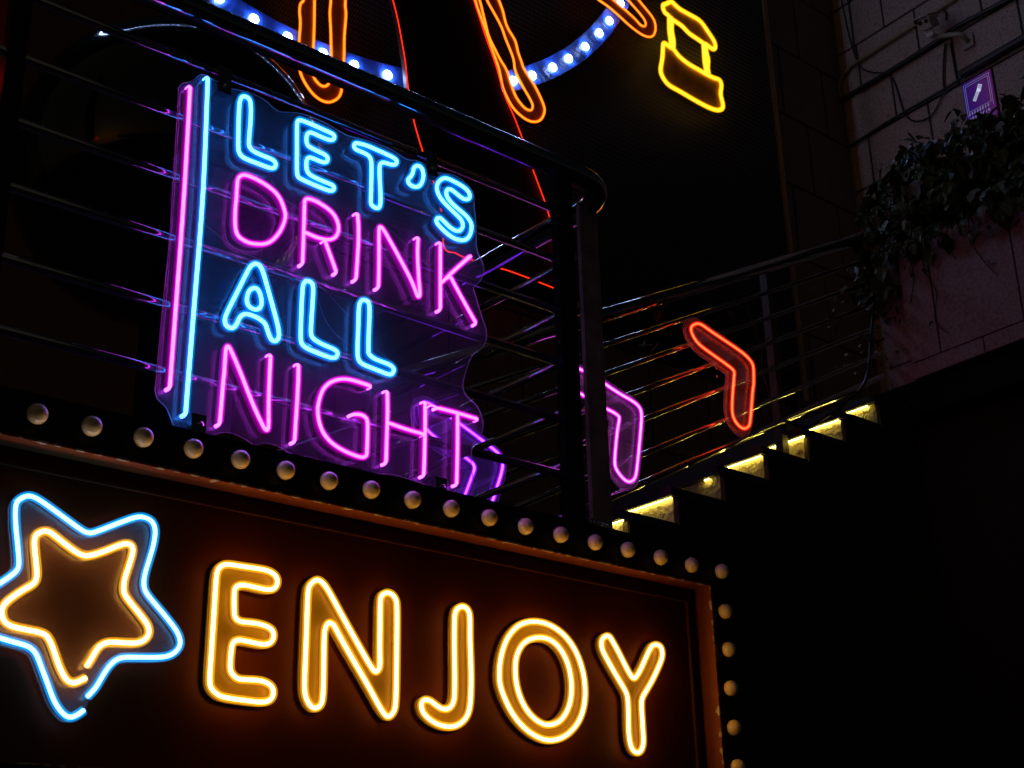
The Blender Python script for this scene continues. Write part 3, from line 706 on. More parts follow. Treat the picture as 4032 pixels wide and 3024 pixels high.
# ------------------------------------------------------------------ amber ENJOY letters
YE = 2.836
for name, keys, lab in (('E', ['E'], 'E right beside the neon star'), ('N', ['N'], 'N between the E and the J'),
                        ('J', ['J'], 'J with a hooked foot'), ('O', ['Oo', 'Oi'], 'O made of two ovals'),
                        ('Y', ['Y'], 'Y nearest the right frame of the box')):
    out = relax(smooth(DATA[keys[0]], True), True, 2)
    cx_ = sum(p[0] for p in out) / len(out)
    t = thing('neon_letter', (cx_, 2.862, min(p[1] for p in out)), 'amber outlined neon letter ' + lab, 'neon letter', 'amber letters on the header box')
    hole = [offset(relax(smooth(DATA['Oi'], True), True, 2), -0.010)] if name == 'O' else []
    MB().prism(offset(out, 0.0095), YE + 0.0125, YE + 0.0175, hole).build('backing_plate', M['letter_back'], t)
    neon(t, 'outline_tube', [(DATA[k], True) for k in keys], YE, 'amber', 0.0046, YE + 0.012, jr=2.3)
    sel = [out[len(out) // 6], out[len(out) // 2], out[5 * len(out) // 6]]
    standoffs(t, sel, YE + 0.018, 2.8615)
    for k in range(4):
        i_ = int((k + .3) * len(out) / 4)
        a_, b2 = Vector(out[i_ - 1]), Vector(out[(i_ + 1) % len(out)])
        tg = (b2 - a_).normalized()
        MB().tube([(out[i_][0] - tg[1] * d, YE + .004 + abs(d) * .3, out[i_][1] + tg[0] * d) for d in (-.008, -.0052, .0052, .008)], .0011, 5).build('clip', M['grey_cable'], t)

# ------------------------------------------------------------------ star
st = thing('neon_star', (1.25, 2.862, 2.11), 'five pointed neon star, blue outer line around an amber inner line', 'neon star')
so = relax(smooth(DATA['starO'], False), False, 2)
MB().prism(offset(so, 0.010), YE + 0.0135, YE + 0.018).build('backing_plate', M['star_sheet'], st)
neon(st, 'outer_tube', [(DATA['starO'], False)], YE, 'star_blue', 0.0046, YE + 0.013, jr=2.3)
neon(st, 'inner_tube', [(DATA['starI'], False)], YE, 'amber', 0.0048, YE + 0.013, jr=2.3)
standoffs(st, [so[20], so[70], so[120]], YE + 0.0185, 2.8615)

# ------------------------------------------------------------------ clear acrylic LET'S DRINK ALL NIGHT sign
YL = 2.853
sg = thing('acrylic_neon_sign', (1.9, 2.878, 2.77), 'clear acrylic neon sign of four lines in cyan and pink, fixed to the railing', 'neon sign')
MB().prism(relax(smooth(DATA['sheet'], True, 3), True, 1), 2.8755, 2.8805, mi_edge=1).build('sheet', [M['sheet'], M['sheet_edge']], sg)
RL = 0.0047
for keys, colr, lab in (
        ([('L1', 1)], 'blue', 'cyan letter L of the first line'), ([('E2', 1)], 'blue', 'cyan letter E'),
        ([('T1', 1)], 'blue', 'cyan letter T'), ([('AP', 1)], 'blue', 'cyan apostrophe'), ([('S1', 1)], 'blue', 'cyan letter S'),
        ([('D1', 1)], 'pink', 'pink letter D'), ([('R1', 0), ('R2', 0)], 'pink', 'pink letter R'), ([('I1', 0)], 'pink', 'pink letter I of the second line'),
        ([('N1', 0)], 'pink', 'pink letter N of the second line'), ([('K1', 0), ('K2', 0), ('K3', 0)], 'pink', 'pink letter K'),
        ([('A1', 1), ('A2', 1)], 'blue', 'cyan letter A'), ([('L2', 1)], 'blue', 'cyan letter L next to the A'),
        ([('L3', 1)], 'blue', 'cyan letter L at the end of the third line'),
        ([('N2', 0)], 'pink', 'pink letter N of the last line'), ([('I2', 0)], 'pink', 'pink letter I of the last line'),
        ([('G1', 0)], 'pink', 'pink letter G'), ([('H1', 0), ('H2', 0), ('H3', 0)], 'pink', 'pink letter H'),
        ([('T2', 0), ('T3', 0)], 'pink', 'pink letter T')):
    neon(sg, 'neon_letter', [(DATA[k], bool(c)) for k, c in keys], YL, colr, RL if colr == 'blue' else 0.0040, 2.875, feet=(colr == 'pink'), label=lab, jr=2.4)
neon(sg, 'jumper', [(DATA['TJ'], False)], YL, 'pink', 0.002, None, jr=2.0)
neon(sg, 'border_tube', [(DATA['barP'], False)], YL, 'pink', 0.0042, 2.875, feet=True, label='long pink upright line', jr=2.1)
neon(sg, 'border_tube', [(DATA['barB'], False)], YL, 'blue', 0.0047, 2.875, feet=True, label='long cyan upright line', jr=2.1)
for x, z, top in ((1.543, 3.735, 1), (2.205, 3.735, 1), (1.528, 2.812, 0), (2.232, 2.80, 0)):
    c = MB().box(x - .019, x + .019, 2.858, 2.915, z - .028, z + (.05 if top else .02)).build('clamp', M['black_metal'], sg)
    MB().lathe((x + .004, 2.858, z - .005), (0, -1, 0), [(0, .0075), (.004, .0075), (.006, .004)], 10).build('bolt', M['chrome'], c)
for i, pts in enumerate(([(1.50, 3.35), (1.56, 3.333), (1.6, 3.314), (1.67, 3.296), (1.77, 3.29), (1.86, 3.275), (1.95, 3.22), (2.02, 3.2)],
                         [(1.70, 3.56), (1.74, 3.5), (1.80, 3.47), (1.85, 3.40), (1.83, 3.33), (1.76, 3.30)],
                         [(1.86, 3.25), (1.90, 3.17), (1.97, 3.13), (2.04, 3.14), (2.1, 3.12)],
                         [(2.05, 3.52), (2.1, 3.50), (2.16, 3.46), (2.22, 3.44)],
                         [(1.62, 3.28), (1.66, 3.20), (1.72, 3.14), (1.79, 3.18), (1.80, 3.25), (1.75, 3.29), (1.69, 3.27)],
                         [(2.0, 3.08), (2.03, 3.0), (2.01, 2.93), (2.05, 2.86), (2.08, 2.80)])):
    p3 = [(x, 2.893 + .006 * math.sin(i + k), z) for k, (x, z) in enumerate(pts)]
    MB().tube(smooth(p3, False), 0.0013, 5).build('cable', M['grey_cable'], sg)

# ------------------------------------------------------------------ terrace railing
rl = thing('terrace_railing', (1.9, 2.93, HZ), 'black metal terrace railing with thick handrail and thin horizontal bars behind the acrylic sign', 'railing')
ang = [math.radians(a) for a in range(-90, 1, 9)]
bend = [(2.86 + .15 * math.cos(a), 3.08 + .15 * math.sin(a), 3.968) for a in ang]
MB().tube([(0.3, 2.93, 3.968), (1.5, 2.93, 3.968)] + bend + [(3.01, 3.6, 3.968), (3.01, 4.7, 3.968)], 0.036, 16).build('handrail', M['black_metal'], rl, True)
for z in (3.81, 3.638, 3.466, 3.296, 3.117, 2.947):
    MB().tube([(0.3, 2.93, z), (2.74, 2.93, z)], 0.0125, 10, flat=1.0).build('bar', M['black_metal'], rl, True)
    MB().tube([(3.01, 3.12, z), (3.01, 4.7, z)], 0.0125, 10).build('bar', M['steel'], rl, True)
for x in (1.03, 2.77):
    MB().box(x - .024 if x < 2 else x - .038, x + .022 if x < 2 else x + .027, 2.912, 2.942, HZ, 3.945).build('post', M['post_black'], rl)
MB().box(2.940, 3.020, 3.03, 3.046, HZ - .2, 3.942).build('post', M['column'], rl)['label'] = 'beige weathered square post at the corner'
MB().box(2.985, 3.03, 4.55, 4.6, HZ, 3.942).build('post', M['post_black'], rl)

hp = smooth([(2.70, 2.95, 2.79), (2.735, 2.95, 2.803), (2.774, 2.95, 2.815), (2.824, 2.95, 2.824), (2.875, 2.95, 2.826), (2.915, 2.95, 2.818), (2.95, 2.95, 2.80), (2.99, 2.95, 2.775)], False, 14)
h = MB().tube(hp, [0.016 + 0.0022 * (1 if (i // 2) % 2 else -1) for i in range(len(hp))], 10).build('corrugated_hose', M['black_metal'])
tag(h, 'black corrugated hose lying on the header box by the corner post', 'hose')

# ------------------------------------------------------------------ big glossy ball behind the railing
gb = thing('glossy_ball', (1.965, 3.98, HZ), 'large glossy dark ball on a short stand behind the railing', 'ball')
bp = [(-.52 * math.cos(math.pi * k / 28), .52 * math.sin(math.pi * k / 28)) for k in range(29)]
MB().lathe((1.965, 3.98, 4.13), (0, 0, 1), bp, 48).build('shell', M['ball'], gb, True)
MB().lathe((1.965, 3.98, HZ), (0, 0, 1), [(0, .2), (.03, .2), (.05, .06), (.88, .06)], 16).build('stand', M['black_flat'], gb)
o = MB().box(-0.4, 3.2, 6.30, 6.36, HZ - 0.2, 7.4).build('smoked_glass_wall', M['glass_brown'])
tag(o, 'smoked brown glass wall behind the left end of the railing', 'wall')

# red lit panel at the far left
rp = thing('red_sign', (1.0, 3.6, 3.9), 'red lit panel with a bright lower edge at the far left of the railing', 'sign')
MB().box(0.7, 1.245, 3.62, 3.66, 3.985, 4.5).build('board', pbr('red board', (0.35, 0.01, 0.006), 0.5), rp)
neon(rp, 'tube', [([(0.7, 4.02), (1.0, 4.0), (1.253, 3.985)], False)], 3.60, 'thin_red', 0.005, None)

# ------------------------------------------------------------------ staircase with lit steps
X0, Z0, RUN, RISE, YS, YF = 4.470, 3.398, 0.3145, 0.161, 4.10, 5.35
sc = thing('staircase', (3.2, YS, HZ), 'dark staircase climbing to the right with yellow lights under its steps', 'staircase')
lit = {-1: [(4.10, 4.35)], 0: [(4.12, 4.40), (4.52, 4.60)], 1: [(4.17, 4.19), (4.40, 4.60)], 2: [(4.12, 4.60)], 3: [(4.10, 4.60)],
       4: [(4.12, 4.60)], 5: [(4.16, 4.60)]}
for i in range(-5, 6):
    x, z = X0 + RUN * i, Z0 + RISE * i
    s = MB().box(x, x + .03, YS + 0.012, YF, z, z + RISE - .0405).build('riser', M['riser'], sc)
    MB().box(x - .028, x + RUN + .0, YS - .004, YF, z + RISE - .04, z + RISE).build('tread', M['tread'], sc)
    for k, (a, c) in enumerate(lit.get(i, [])):
        led, pcb = MB(), MB()
        pcb.box(x - .016, x - .004, a - .005, c + .005, z + RISE - .0425, z + RISE - .0401)
        y = a
        while y < c:
            led.lathe((x - .010, y, z + RISE - .0428), (0, 0, -1), [(0, .0036), (.0022, .0034), (.0036, .0018)], 6)
            y += .0175
        q = pcb.build('led_tape', M['led_pcb'], sc)
        tag(led.build('led', M['led'], q), kind='stuff')
poly = [(X0 - 5 * RUN + .03, HZ - .3)]
for i in range(-5, 6):
    x, z = X0 + RUN * i, Z0 + RISE * i
    poly += [(x + .03, z - .001 if i > -5 else HZ - .29), (x + .03, z + RISE - .041)]
poly += [(X0 + 6 * RUN, Z0 + 6 * RISE - .041), (X0 + 6 * RUN, HZ - .3)]
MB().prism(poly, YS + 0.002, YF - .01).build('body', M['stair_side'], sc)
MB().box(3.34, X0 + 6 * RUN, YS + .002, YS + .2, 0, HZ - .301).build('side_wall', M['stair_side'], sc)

# stair railing
YR = 4.15
sr = thing('stair_railing', (4.1, YR, 3.3), 'steel stair railing with parallel sloping bars rising to the right', 'railing')
SL = 0.5145


def slope_bar(name, z_at, r, x0=2.45, x1=6.2, n=10):
    return MB().tube([(x0, YR, z_at + SL * (x0 - 4.112)), (4.4, YR, z_at + SL * (4.4 - 4.112)), (x1, YR, z_at + SL * (x1 - 4.112))], r, n).build(name, M['steel'], sr, True)


slope_bar('handrail', 4.280, 0.033, 2.9, 6.24, 14)
for z in (4.140, 4.006, 3.872, 3.735, 3.580, 3.452):
    slope_bar('bar', z, 0.0125 if z > 3.5 else 0.017)
for x in (2.95, 5.345):
    zt = 4.25 + SL * (x - 4.112)
    MB().box(x - .022, x + .022, YR + .016, YR + .06, zt - 1.04, zt).build('post', M['stair_post'], sr)

# ------------------------------------------------------------------ boomerang arrows on the stair railing
for key, colr, lab in (('chevR', 'red', 'red neon arrow, highest on the stair railing'), ('chevK', 'magenta', 'magenta neon arrow half hidden by the square post'),
                       ('chevP', 'purple', 'violet neon arrow low on the stair railing behind the acrylic sign')):
    out = relax(smooth(DATA[key], True), True, 2)
    xs_ = [p[0] for p in out]
    t = thing('neon_arrow', (sum(xs_) / len(xs_), 4.12, min(p[1] for p in out)), lab, 'neon arrow', 'bent arrows up the stairs')
    MB().prism(offset(out, 0.036), 4.117, 4.121, mi_edge=1).build('sheet', [M['chev_sheet'], M['sheet_edge']], t)
    neon(t, 'tube', [(DATA[key], True)], 4.10, colr, 0.0044, 4.1165, jr=2.6)
    low = min(out, key=lambda q: q[1])
    MB().tube(smooth([(low[0] + .03, 4.118, low[1] + .06), (low[0] + .045, 4.125, low[1] + .01), (low[0] + .04, 4.14, low[1] - .03), (low[0] + .06, 4.15, low[1] - .05)], False), .002, 5).build('cable', M['grey_cable'], t)
    for q in (out[len(out) // 5], out[3 * len(out) // 5], out[4 * len(out) // 5]):
        MB().box(q[0] - .004, q[0] + .004, 4.121, 4.165, q[1] - .004, q[1] + .004).build('tie', M['cable'], t)
    c0 = out[len(out) // 2]
    for dz in (0.02, 0.06):
        MB().lathe((xs_[0] * .5 + c0[0] * .5, 4.1165, (out[0][1] + c0[1]) * .5 + dz), (0, -1, 0), [(0, .006), (.003, .006), (.004, .003)], 8).build('screw', M['chrome'], t)

# ================================================================== BACKGROUND
# ------------------------------------------------------------------ hoarding with mesh
hb = thing('hoarding', (5.0, 6.52, 5.75), 'black hoarding wall behind the wire mesh and the neon wheel', 'wall')
MB().box(3.2, 8.63, 6.52, 6.60, 5.75, 13.6).build('board', M['hoarding'], hb)
MB().tube([(8.645, 6.50, 5.70), (8.645, 6.50, 13.6)], 0.022, 8).build('edge_pipe', M['conduit'], hb)
ms = MB()
cell = 0.042
x = 3.3
k = 0
while x < 8.6:
    pts = []
    z = 5.9
    q = 0
    while z < 9.7:
        pts.append((x + (cell * .27 if (q % 2) else -cell * .27), 6.478 + (.002 if (q + k) % 2 else -.002), z))
        z += cell * .5
        q += 1
    ms.tube(pts, 0.0014, 3)
    x += cell * .5
    k += 1
o = ms.build('wire_mesh', M['wire'])
tag(o, 'chain link wire mesh stretched over the black hoarding', 'wire mesh')

# ------------------------------------------------------------------ ferris wheel
YW = 6.40
CX, CZ, RW = 4.048, 9.965, 3.09
fw = thing('ferris_wheel_sign', (CX, YW, CZ - RW), 'big ferris wheel light sign with blue bulb rim, orange spokes and red edged leg', 'light sign')
ring_o = [(CX + (RW + .072) * math.cos(a), CZ + (RW + .072) * math.sin(a)) for a in [2 * math.pi * k / 160 for k in range(160)]]
ring_i = [(CX + (RW - .078) * math.cos(a), CZ + (RW - .078) * math.sin(a)) for a in [2 * math.pi * k / 160 for k in range(160)]]
rim = MB().prism(ring_o, YW + .012, YW + .03, [ring_i]).build('rim', M['rim'], fw)
wb = MB().lathe((0, 0, 0), (0, -1, 0), [(0, .029), (.006, .029), (.012, .024), (.016, .014), (.018, .004)], 14)
first = None
angs = [math.atan2(z - CZ, x - CX) for x, z in DATA['bulbsW']]
lo, hi = min(angs), max(angs)
a = hi + .083
while a < lo + 2 * math.pi - .05:
    angs.append(a)
    a += .083
angs += [(angs[7] + angs[8]) * .5 - .083, (angs[7] + angs[8]) * .5, (angs[7] + angs[8]) * .5 + .083]
for a in angs:
    p = Vector((CX + RW * math.cos(a), YW + .010, CZ + RW * math.sin(a)))
    if first is None:
        first = wb.build('bulb', M['wheel_bulb'], rim, True)
        first.data.transform(Matrix.Translation(ORIGIN[rim]))
        o = first
    else:
        o = first.copy()
        COL.objects.link(o)
        o.parent = rim
    o.location = p - ORIGIN[rim]


def resample(pts, n):
    P = [Vector(p) for p in pts]
    L_ = [0]
    for i in range(1, len(P)):
        L_.append(L_[-1] + (P[i] - P[i - 1]).length)
    out, j = [], 0
    for k in range(n):
        d = L_[-1] * k / (n - 1)
        while j < len(P) - 2 and L_[j + 1] < d:
            j += 1
        t = (d - L_[j]) / max(1e-9, L_[j + 1] - L_[j])
        out.append(P[j].lerp(P[j + 1], min(1, t)))
    return out


for sp in ('spA', 'spB', 'spC'):
    po, pi_ = resample(smooth(DATA[sp + '_o']), 60), resample(smooth(DATA[sp + '_i']), 60)
    f = MB()
    for yy in (YW - .006, YW - .001):
        f.v += [(p[0], yy, p[1]) for p in po] + [(p[0], yy, p[1]) for p in pi_]
    for i in range(59):
        f.f += [(i, i + 1, 61 + i, 60 + i), (120 + i, 180 + i, 181 + i, 121 + i), (i, 120 + i, 121 + i, i + 1), (60 + i, 61 + i, 181 + i, 180 + i)]
        f.mi += [0] * 4
    s = f.build('spoke', M['amber_fill'], fw)
    t = neon(s, 'tube', [(DATA[sp + '_o'], False), (DATA[sp + '_i'], False)], YW - .014, 'orange', 0.0062, None, jr=2.0)
    # bloom halos hang one level deep only
    for c in list(t.children):
        c.parent = s
leg = [p for p in DATA['legL']] + [p for p in DATA['legR'][::-1]][1:]
MB().prism(leg, 6.31, 6.34).build('leg', M['leg_board'], fw)
neon(fw, 'leg_tube', [(DATA['legL'], False), (DATA['legR'], False)], 6.30, 'thin_red', 0.0031, None, jr=2.0)

# gondola
gd = thing('neon_gondola', (7.45, YW, 7.9), 'yellow neon gondola cabin with canopy and boat shaped tub', 'neon cabin')
MB().prism(relax(smooth(DATA['gonT'], True), True, 1), YW - .004, YW + .002).build('canopy', M['yellow_fill'], gd)
MB().prism(relax(smooth(DATA['gonH'], True), True, 1), YW - .004, YW + .002).build('tub', M['yellow_fill'], gd)
neon(gd, 'tube', [(DATA['gonT'], True), (DATA['gonH'], True)] + [(DATA['gonP%d' % k], False) for k in (1, 2, 3, 4)], YW - .016, 'yellow', 0.0095, None, jr=2.2)


# ------------------------------------------------------------------ tiled walls
def tile_wall(name, org, ux, s_range, z_range, z0, ch, w, off, mat, label, cat, depth=.02, keep=None, gap=.02):
    """tiles on a vertical wall: ux = direction along the wall, front side is ux x up"""
    ux = Vector(ux).normalized()
    nrm = Vector((ux.y, -ux.x, 0))
    org = Vector(org)
    t = thing(name, tuple(org), label, cat)
    s0, s1 = s_range
    c = org + ux * (s0 + s1) / 2 - nrm * .06
    MB().obox((c.x, c.y, (z_range[0] + z_range[1]) / 2), ux * (s1 - s0) / 2, nrm * .05, (0, 0, (z_range[1] - z_range[0]) / 2)).build('backing', M['joint'], t)
    cache = {}
    row = math.floor((z_range[0] - z0) / ch)
    while z0 + row * ch < z_range[1]:
        za, zb = max(z0 + row * ch, z_range[0]), min(z0 + (row + 1) * ch, z_range[1])
        s = s0 - ((s0 - off[row % 2]) % w)
        while s < s1:
            a, e = max(s, s0), min(s + w, s1)
            if e - a > .03 and zb - za > .03 and (keep is None or keep(a, e, za, zb)):
                key = (round(e - a, 3), round(zb - za, 3))
                ctr = org + ux * (a + e) / 2 + Vector((0, 0, (za + zb) / 2 - org.z)) - nrm * (depth / 2 - random.uniform(0, .0025))
                if key not in cache:
                    hw, hh, bv = (e - a) / 2 - gap / 2, (zb - za) / 2 - gap / 2, .004
                    q = MB()
                    ring = [(-hw, -hh), (hw, -hh), (hw, hh), (-hw, hh)]
                    ri = [(-hw + bv, -hh + bv), (hw - bv, -hh + bv), (hw - bv, hh - bv), (-hw + bv, hh - bv)]
                    vs = [ux * x + Vector((0, 0, z)) - nrm * depth / 2 for x, z in ring] + [ux * x + Vector((0, 0, z)) + nrm * (depth / 2 - bv) for x, z in ring] + \
                         [ux * x + Vector((0, 0, z)) + nrm * depth / 2 for x, z in ri]
                    fs = [(8, 9, 10, 11)] + [(i, (i + 1) % 4, 4 + (i + 1) % 4, 4 + i) for i in range(4)] + [(4 + i, 4 + (i + 1) % 4, 8 + (i + 1) % 4, 8 + i) for i in range(4)]
                    q.add(vs, fs)
                    o = q.build('tile', mat, t)
                    o.data.transform(Matrix.Translation(org))
                    cache[key] = o
                else:
                    o = cache[key].copy()
                    COL.objects.link(o)
                    o.parent = t
                o.location = ctr - org
            s += w
        row += 1
    return t


tile_wall('brown_tiled_wall', (3.0, 6.62, HZ), (1, 0, 0), (0.2, 5.62), (HZ - .2, 5.95), 5.70 - .69 * 6, .69, .6, (0.145, 0.445), M['brown_tile'],
          'brown stone tiled wall below the black hoarding behind the stairs', 'wall')
tile_wall('brown_tiled_wall', (8.68, 6.62, HZ), (1, 0, 0), (0.0, 1.15), (HZ - .2, 10.8), 5.70 - .69 * 6, .69, .6, (0.245, 0.545), M['brown_tile'],
          'narrow tall strip of brown tiled wall beside the granite wall', 'wall')
WA = math.radians(86.5)
WD = Vector((math.cos(WA), math.sin(WA), 0))
WN = Vector((-WD.y, WD.x, 0))       # towards the signs
tile_wall('granite_wall', (9.81, 6.6, HZ), (-WD.x, -WD.y, 0), (-0.02, 3.6), (4.2, 10.8), 8.47 - .48 * 9, .48, .65, (.2, .525), M['stone'],
          'pinkish granite block wall at the upper right carrying conduits', 'wall')


def W(s, z, off=0.0):
    """point on the granite wall: s along it (negative towards the viewer)"""
    p = Vector((9.81, 6.6, 0)) + WD * s + WN * off
    return (p.x, p.y, z)


def wall_tube(name, key, r, off, mat, label, cat, n=8):
    o = MB().tube(smooth([W(s, z, off) for s, z in DATA[key]], False, 4), r, n).build(name, mat)
    return tag(o, label, cat)


wall_tube('conduit', 'cond1', .017, .03, M['conduit'], 'tan conduit pipe bending down at the wall corner', 'pipe')
wall_tube('conduit', 'cond2', .022, .04, M['dark_pipe'], 'thick dark conduit pipe running behind the security camera', 'pipe')
wall_tube('conduit', 'cond3', .012, .03, M['dark_pipe'], 'thin dark conduit pipe ending in the black sleeve', 'pipe')
wall_tube('pipe_sleeve', 'cond3b', .034, .05, M['dark_pipe'], 'fat black sleeve pipe above the violet poster', 'pipe')
wall_tube('cable', 'cabA', .006, .015, M['cable'], 'black cable dropping down the wall corner and turning right', 'cable')
wall_tube('cable', 'cabA2', .006, .02, M['cable'], 'straight black cable dropping beside the wall corner', 'cable')
wall_tube('cable', 'cabB', .007, .02, M['cable'], 'black cable hanging in a deep loop on the granite wall', 'cable')
wall_tube('cable', 'cabC', .008, .02, M['cable'], 'left cable hanging down from the security camera', 'cable')
wall_tube('cable', 'cabD', .008, .02, M['cable'], 'right cable hanging down from the security camera', 'cable')
wall_tube('cable', 'cabE', .008, .02, M['cable'], 'short black cable stub above the security camera', 'cable')

# security camera: hangs on a bracket off the granite wall, looks down to the left
sc_ = thing('security_camera', W(-1.33, 8.80), 'ivory security camera with twin lenses on a wall bracket', 'camera')
cc = Vector(W(-1.13, 9.02, .24))
fd = Vector((-.607 * .8 - .76 * .5 + .23 * .25, -.699 * .8 + .65 * .5 + .30 * .25, -.377 * .8 + .02 * .5 - .93 * .25)).normalized()     # viewing direction
sd = fd.cross(Vector((0, 0, 1))).normalized()
ud = sd.cross(fd).normalized()
MB().obox(cc, fd * .12, sd * .055, ud * .05).build('housing', M['cctv'], sc_)
MB().obox(cc + ud * .058 + fd * .018, fd * .15, sd * .068, ud * .006).obox(cc + ud * .04 + fd * .018 + sd * .064, fd * .15, sd * .004, ud * .02).obox(
    cc + ud * .04 + fd * .018 - sd * .064, fd * .15, sd * .004, ud * .02).build('hood', M['cctv'], sc_)
for s in (-1, 1):
    MB().lathe(cc + fd * .12 + sd * .024 * s + ud * .012, fd, [(0, .0175), (.006, .0175), (.007, .012)], 14).build('lens', M['cctv_dark'], sc_)
MB().obox(cc - ud * .085 + fd * .03, fd * .03, sd * .03, ud * .03).build('sticker', M['sticker'], sc_)
wb_ = Vector(W(-1.34, 8.80, .02))
MB().tube(smooth([tuple(cc - ud * .05), tuple(cc - ud * .12 - fd * .02), tuple(wb_ + WN * .12 + Vector((0, 0, .02))), tuple(wb_)], False), .022, 10).build('bracket_arm', M['cctv'], sc_, True)
MB().obox(wb_, WD * .05, WN * .008, (0, 0, .06)).build('wall_plate', M['cctv'], sc_)

# violet poster
ps = thing('poster', W(-1.36, 8.0), 'small violet backlit poster with white lines half covered by ivy', 'poster')


def poster_mat():
    m, N, L = new_mat('violet backlit print')
    b = N['Principled BSDF']
    b.inputs['Roughness'].default_value = 0.25
    tc = N.new('ShaderNodeTexCoord')
    sp = N.new('ShaderNodeSeparateXYZ')
    L.new(tc.outputs['Generated'], sp.inputs[0])
    rp_ = N.new('ShaderNodeMix')
    rp_.data_type = 'RGBA'
    rp_.inputs['A'].default_value = (0.26, 0.025, 0.32, 1)
    rp_.inputs['B'].default_value = (0.05, 0.012, 0.42, 1)
    L.new(sp.outputs['Y'], rp_.inputs['Factor'])
    L.new(rp_.outputs['Result'], b.inputs['Base Color'])
    L.new(rp_.outputs['Result'], b.inputs['Emission Color'])
    b.inputs['Emission Strength'].default_value = 0.17
    return m


PV = poster_mat()
PWm = silicone('poster white print', (0.8, 0.8, 0.9), (0.5, 0.5, 0.85), 0.18)


def pbox(s0, s1, z0, z1, off, th=.003):
    a, b_ = Vector(W(s0, z0, off)), Vector(W(s1, z1, off))
    c = (a + b_) / 2
    return MB().obox(c, WD * abs(s1 - s0) / 2, WN * th, (0, 0, (z1 - z0) / 2))


pbox(-1.49, -1.21, 8.02, 8.445, .012, .006).build('board', PV, ps)
for q in ((-1.475, -1.472, 8.12, 8.42), (-1.228, -1.225, 8.12, 8.42), (-1.475, -1.225, 8.418, 8.421), (-1.46, -1.457, 8.16, 8.40), (-1.243, -1.240, 8.16, 8.40),
          (-1.46, -1.24, 8.398, 8.401), (-1.46, -1.24, 8.158, 8.161)):
    pbox(*q, .0195, .001).build('border_line', PWm, ps)
fig = MB()
fig.obox(W(-1.37, 8.33, .0195), WD * .018 + Vector((0, 0, .012)), WN * .001, Vector((0, 0, .03)) + WD * -.012)
fig.obox(W(-1.335, 8.28, .0195), WD * .014 + Vector((0, 0, .01)), WN * .001, Vector((0, 0, .045)) + WD * -.03)
fig.build('figure', silicone('poster figure', (0.9, 0.9, 1), (0.7, 0.75, 1.0), 0.36), ps)
for r_ in range(2):
    for k in range(8):
        g = MB()
        c = W(-1.245 - k * .026, 8.135 - r_ * .045, .0195)
        hx, hz = random.uniform(.006, .010), random.uniform(.010, .016)
        g.obox(c, WD * hx, WN * .001, (0, 0, .0025)).obox(tuple(Vector(c) + Vector((0, 0, .011))), WD * hx * .8, WN * .001, (0, 0, .0022))
        g.obox(tuple(Vector(c) + WD * hx * .3), WD * .0022, WN * .0013, (0, 0, hz))
        g.build('glyph', PWm, ps)

# ------------------------------------------------------------------ landing parapet
PA = math.radians(88)
PD = Vector((math.cos(PA), math.sin(PA), 0))
PN = Vector((-PD.y, PD.x, 0))


def PP(s, z, off=0.0):
    p = Vector((6.18, 4.1, 0)) + PD * s + PN * off
    return Vector((p.x, p.y, z))


pa = thing('parapet', PP(-.8, 4.43), 'pale granite landing parapet under the ivy, tinted violet', 'parapet')
c = PP(-1.35, 4.81, -.10)
MB().obox(c, PD * 1.2, PN * .085, (0, 0, .37)).build('core', M['joint'], pa)
for s0, s1, z0, z1 in [(-.325, -.15, 4.528, 5.19), (-.81, -.335, 4.528, 5.19), (-1.29, -.82, 4.528, 5.19), (-1.77, -1.30, 4.528, 5.19), (-2.4, -1.78, 4.528, 5.19),
                       (-.575, -.15, 4.437, 4.520), (-1.06, -.583, 4.437, 4.520), (-2.4, -1.068, 4.437, 4.52)]:
    MB().obox(PP((s0 + s1) / 2, (z0 + z1) / 2, -.008), PD * (s1 - s0) / 2, PN * .008, (0, 0, (z1 - z0) / 2)).build('panel', M['parapet'], pa)
pl = thing('stone_pillar', PP(-.06, 4.3), 'narrow granite pillar where the stair railing ends', 'pillar')
for z0, z1 in ((4.36, 4.56), (4.57, 4.93), (4.94, 5.3)):
    MB().obox(PP(-.055, (z0 + z1) / 2, -.13), PD * .085, PN * .085, (0, 0, (z1 - z0) / 2)).build('block', M['parapet'], pl)
o = MB().box(6.195, 9.6, 1.7, 5.4, 4.25, 4.4365).build('landing_floor', M['black_flat'])
tag(o, kind='structure')
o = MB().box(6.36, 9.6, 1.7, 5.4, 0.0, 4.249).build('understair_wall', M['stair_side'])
tag(o, 'dark wall under the landing at the lower right', 'wall')

# ------------------------------------------------------------------ ivy on the parapet
LV = [(0, 0, 0), (.30, .10, .05), (.52, .42, -.02), (.30, .52, .06), (.26, .80, .0), (0, 1.12, -.10),
      (-.26, .80, .0), (-.30, .52, .06), (-.52, .42, -.02), (-.30, .10, .05), (0, .45, -.05)]
LF = [(0, 1, 10), (1, 2, 3, 10), (3, 4, 5, 10), (10, 5, 6, 7), (10, 7, 8, 9), (0, 10, 9)]


def leaf_matrix(p, size, droop=1.0):
    yaw = random.uniform(0, 2 * math.pi)
    m = Matrix.Rotation(random.gauss(math.pi * .5, .9), 3, 'Z') @ Matrix.Rotation(random.uniform(-1.9, -.4) * droop, 3, 'X') @ Matrix.Rotation(random.uniform(-.6, .6), 3, 'Y')
    return Matrix.Translation(p) @ m.to_4x4() @ Matrix.Scale(size, 4)


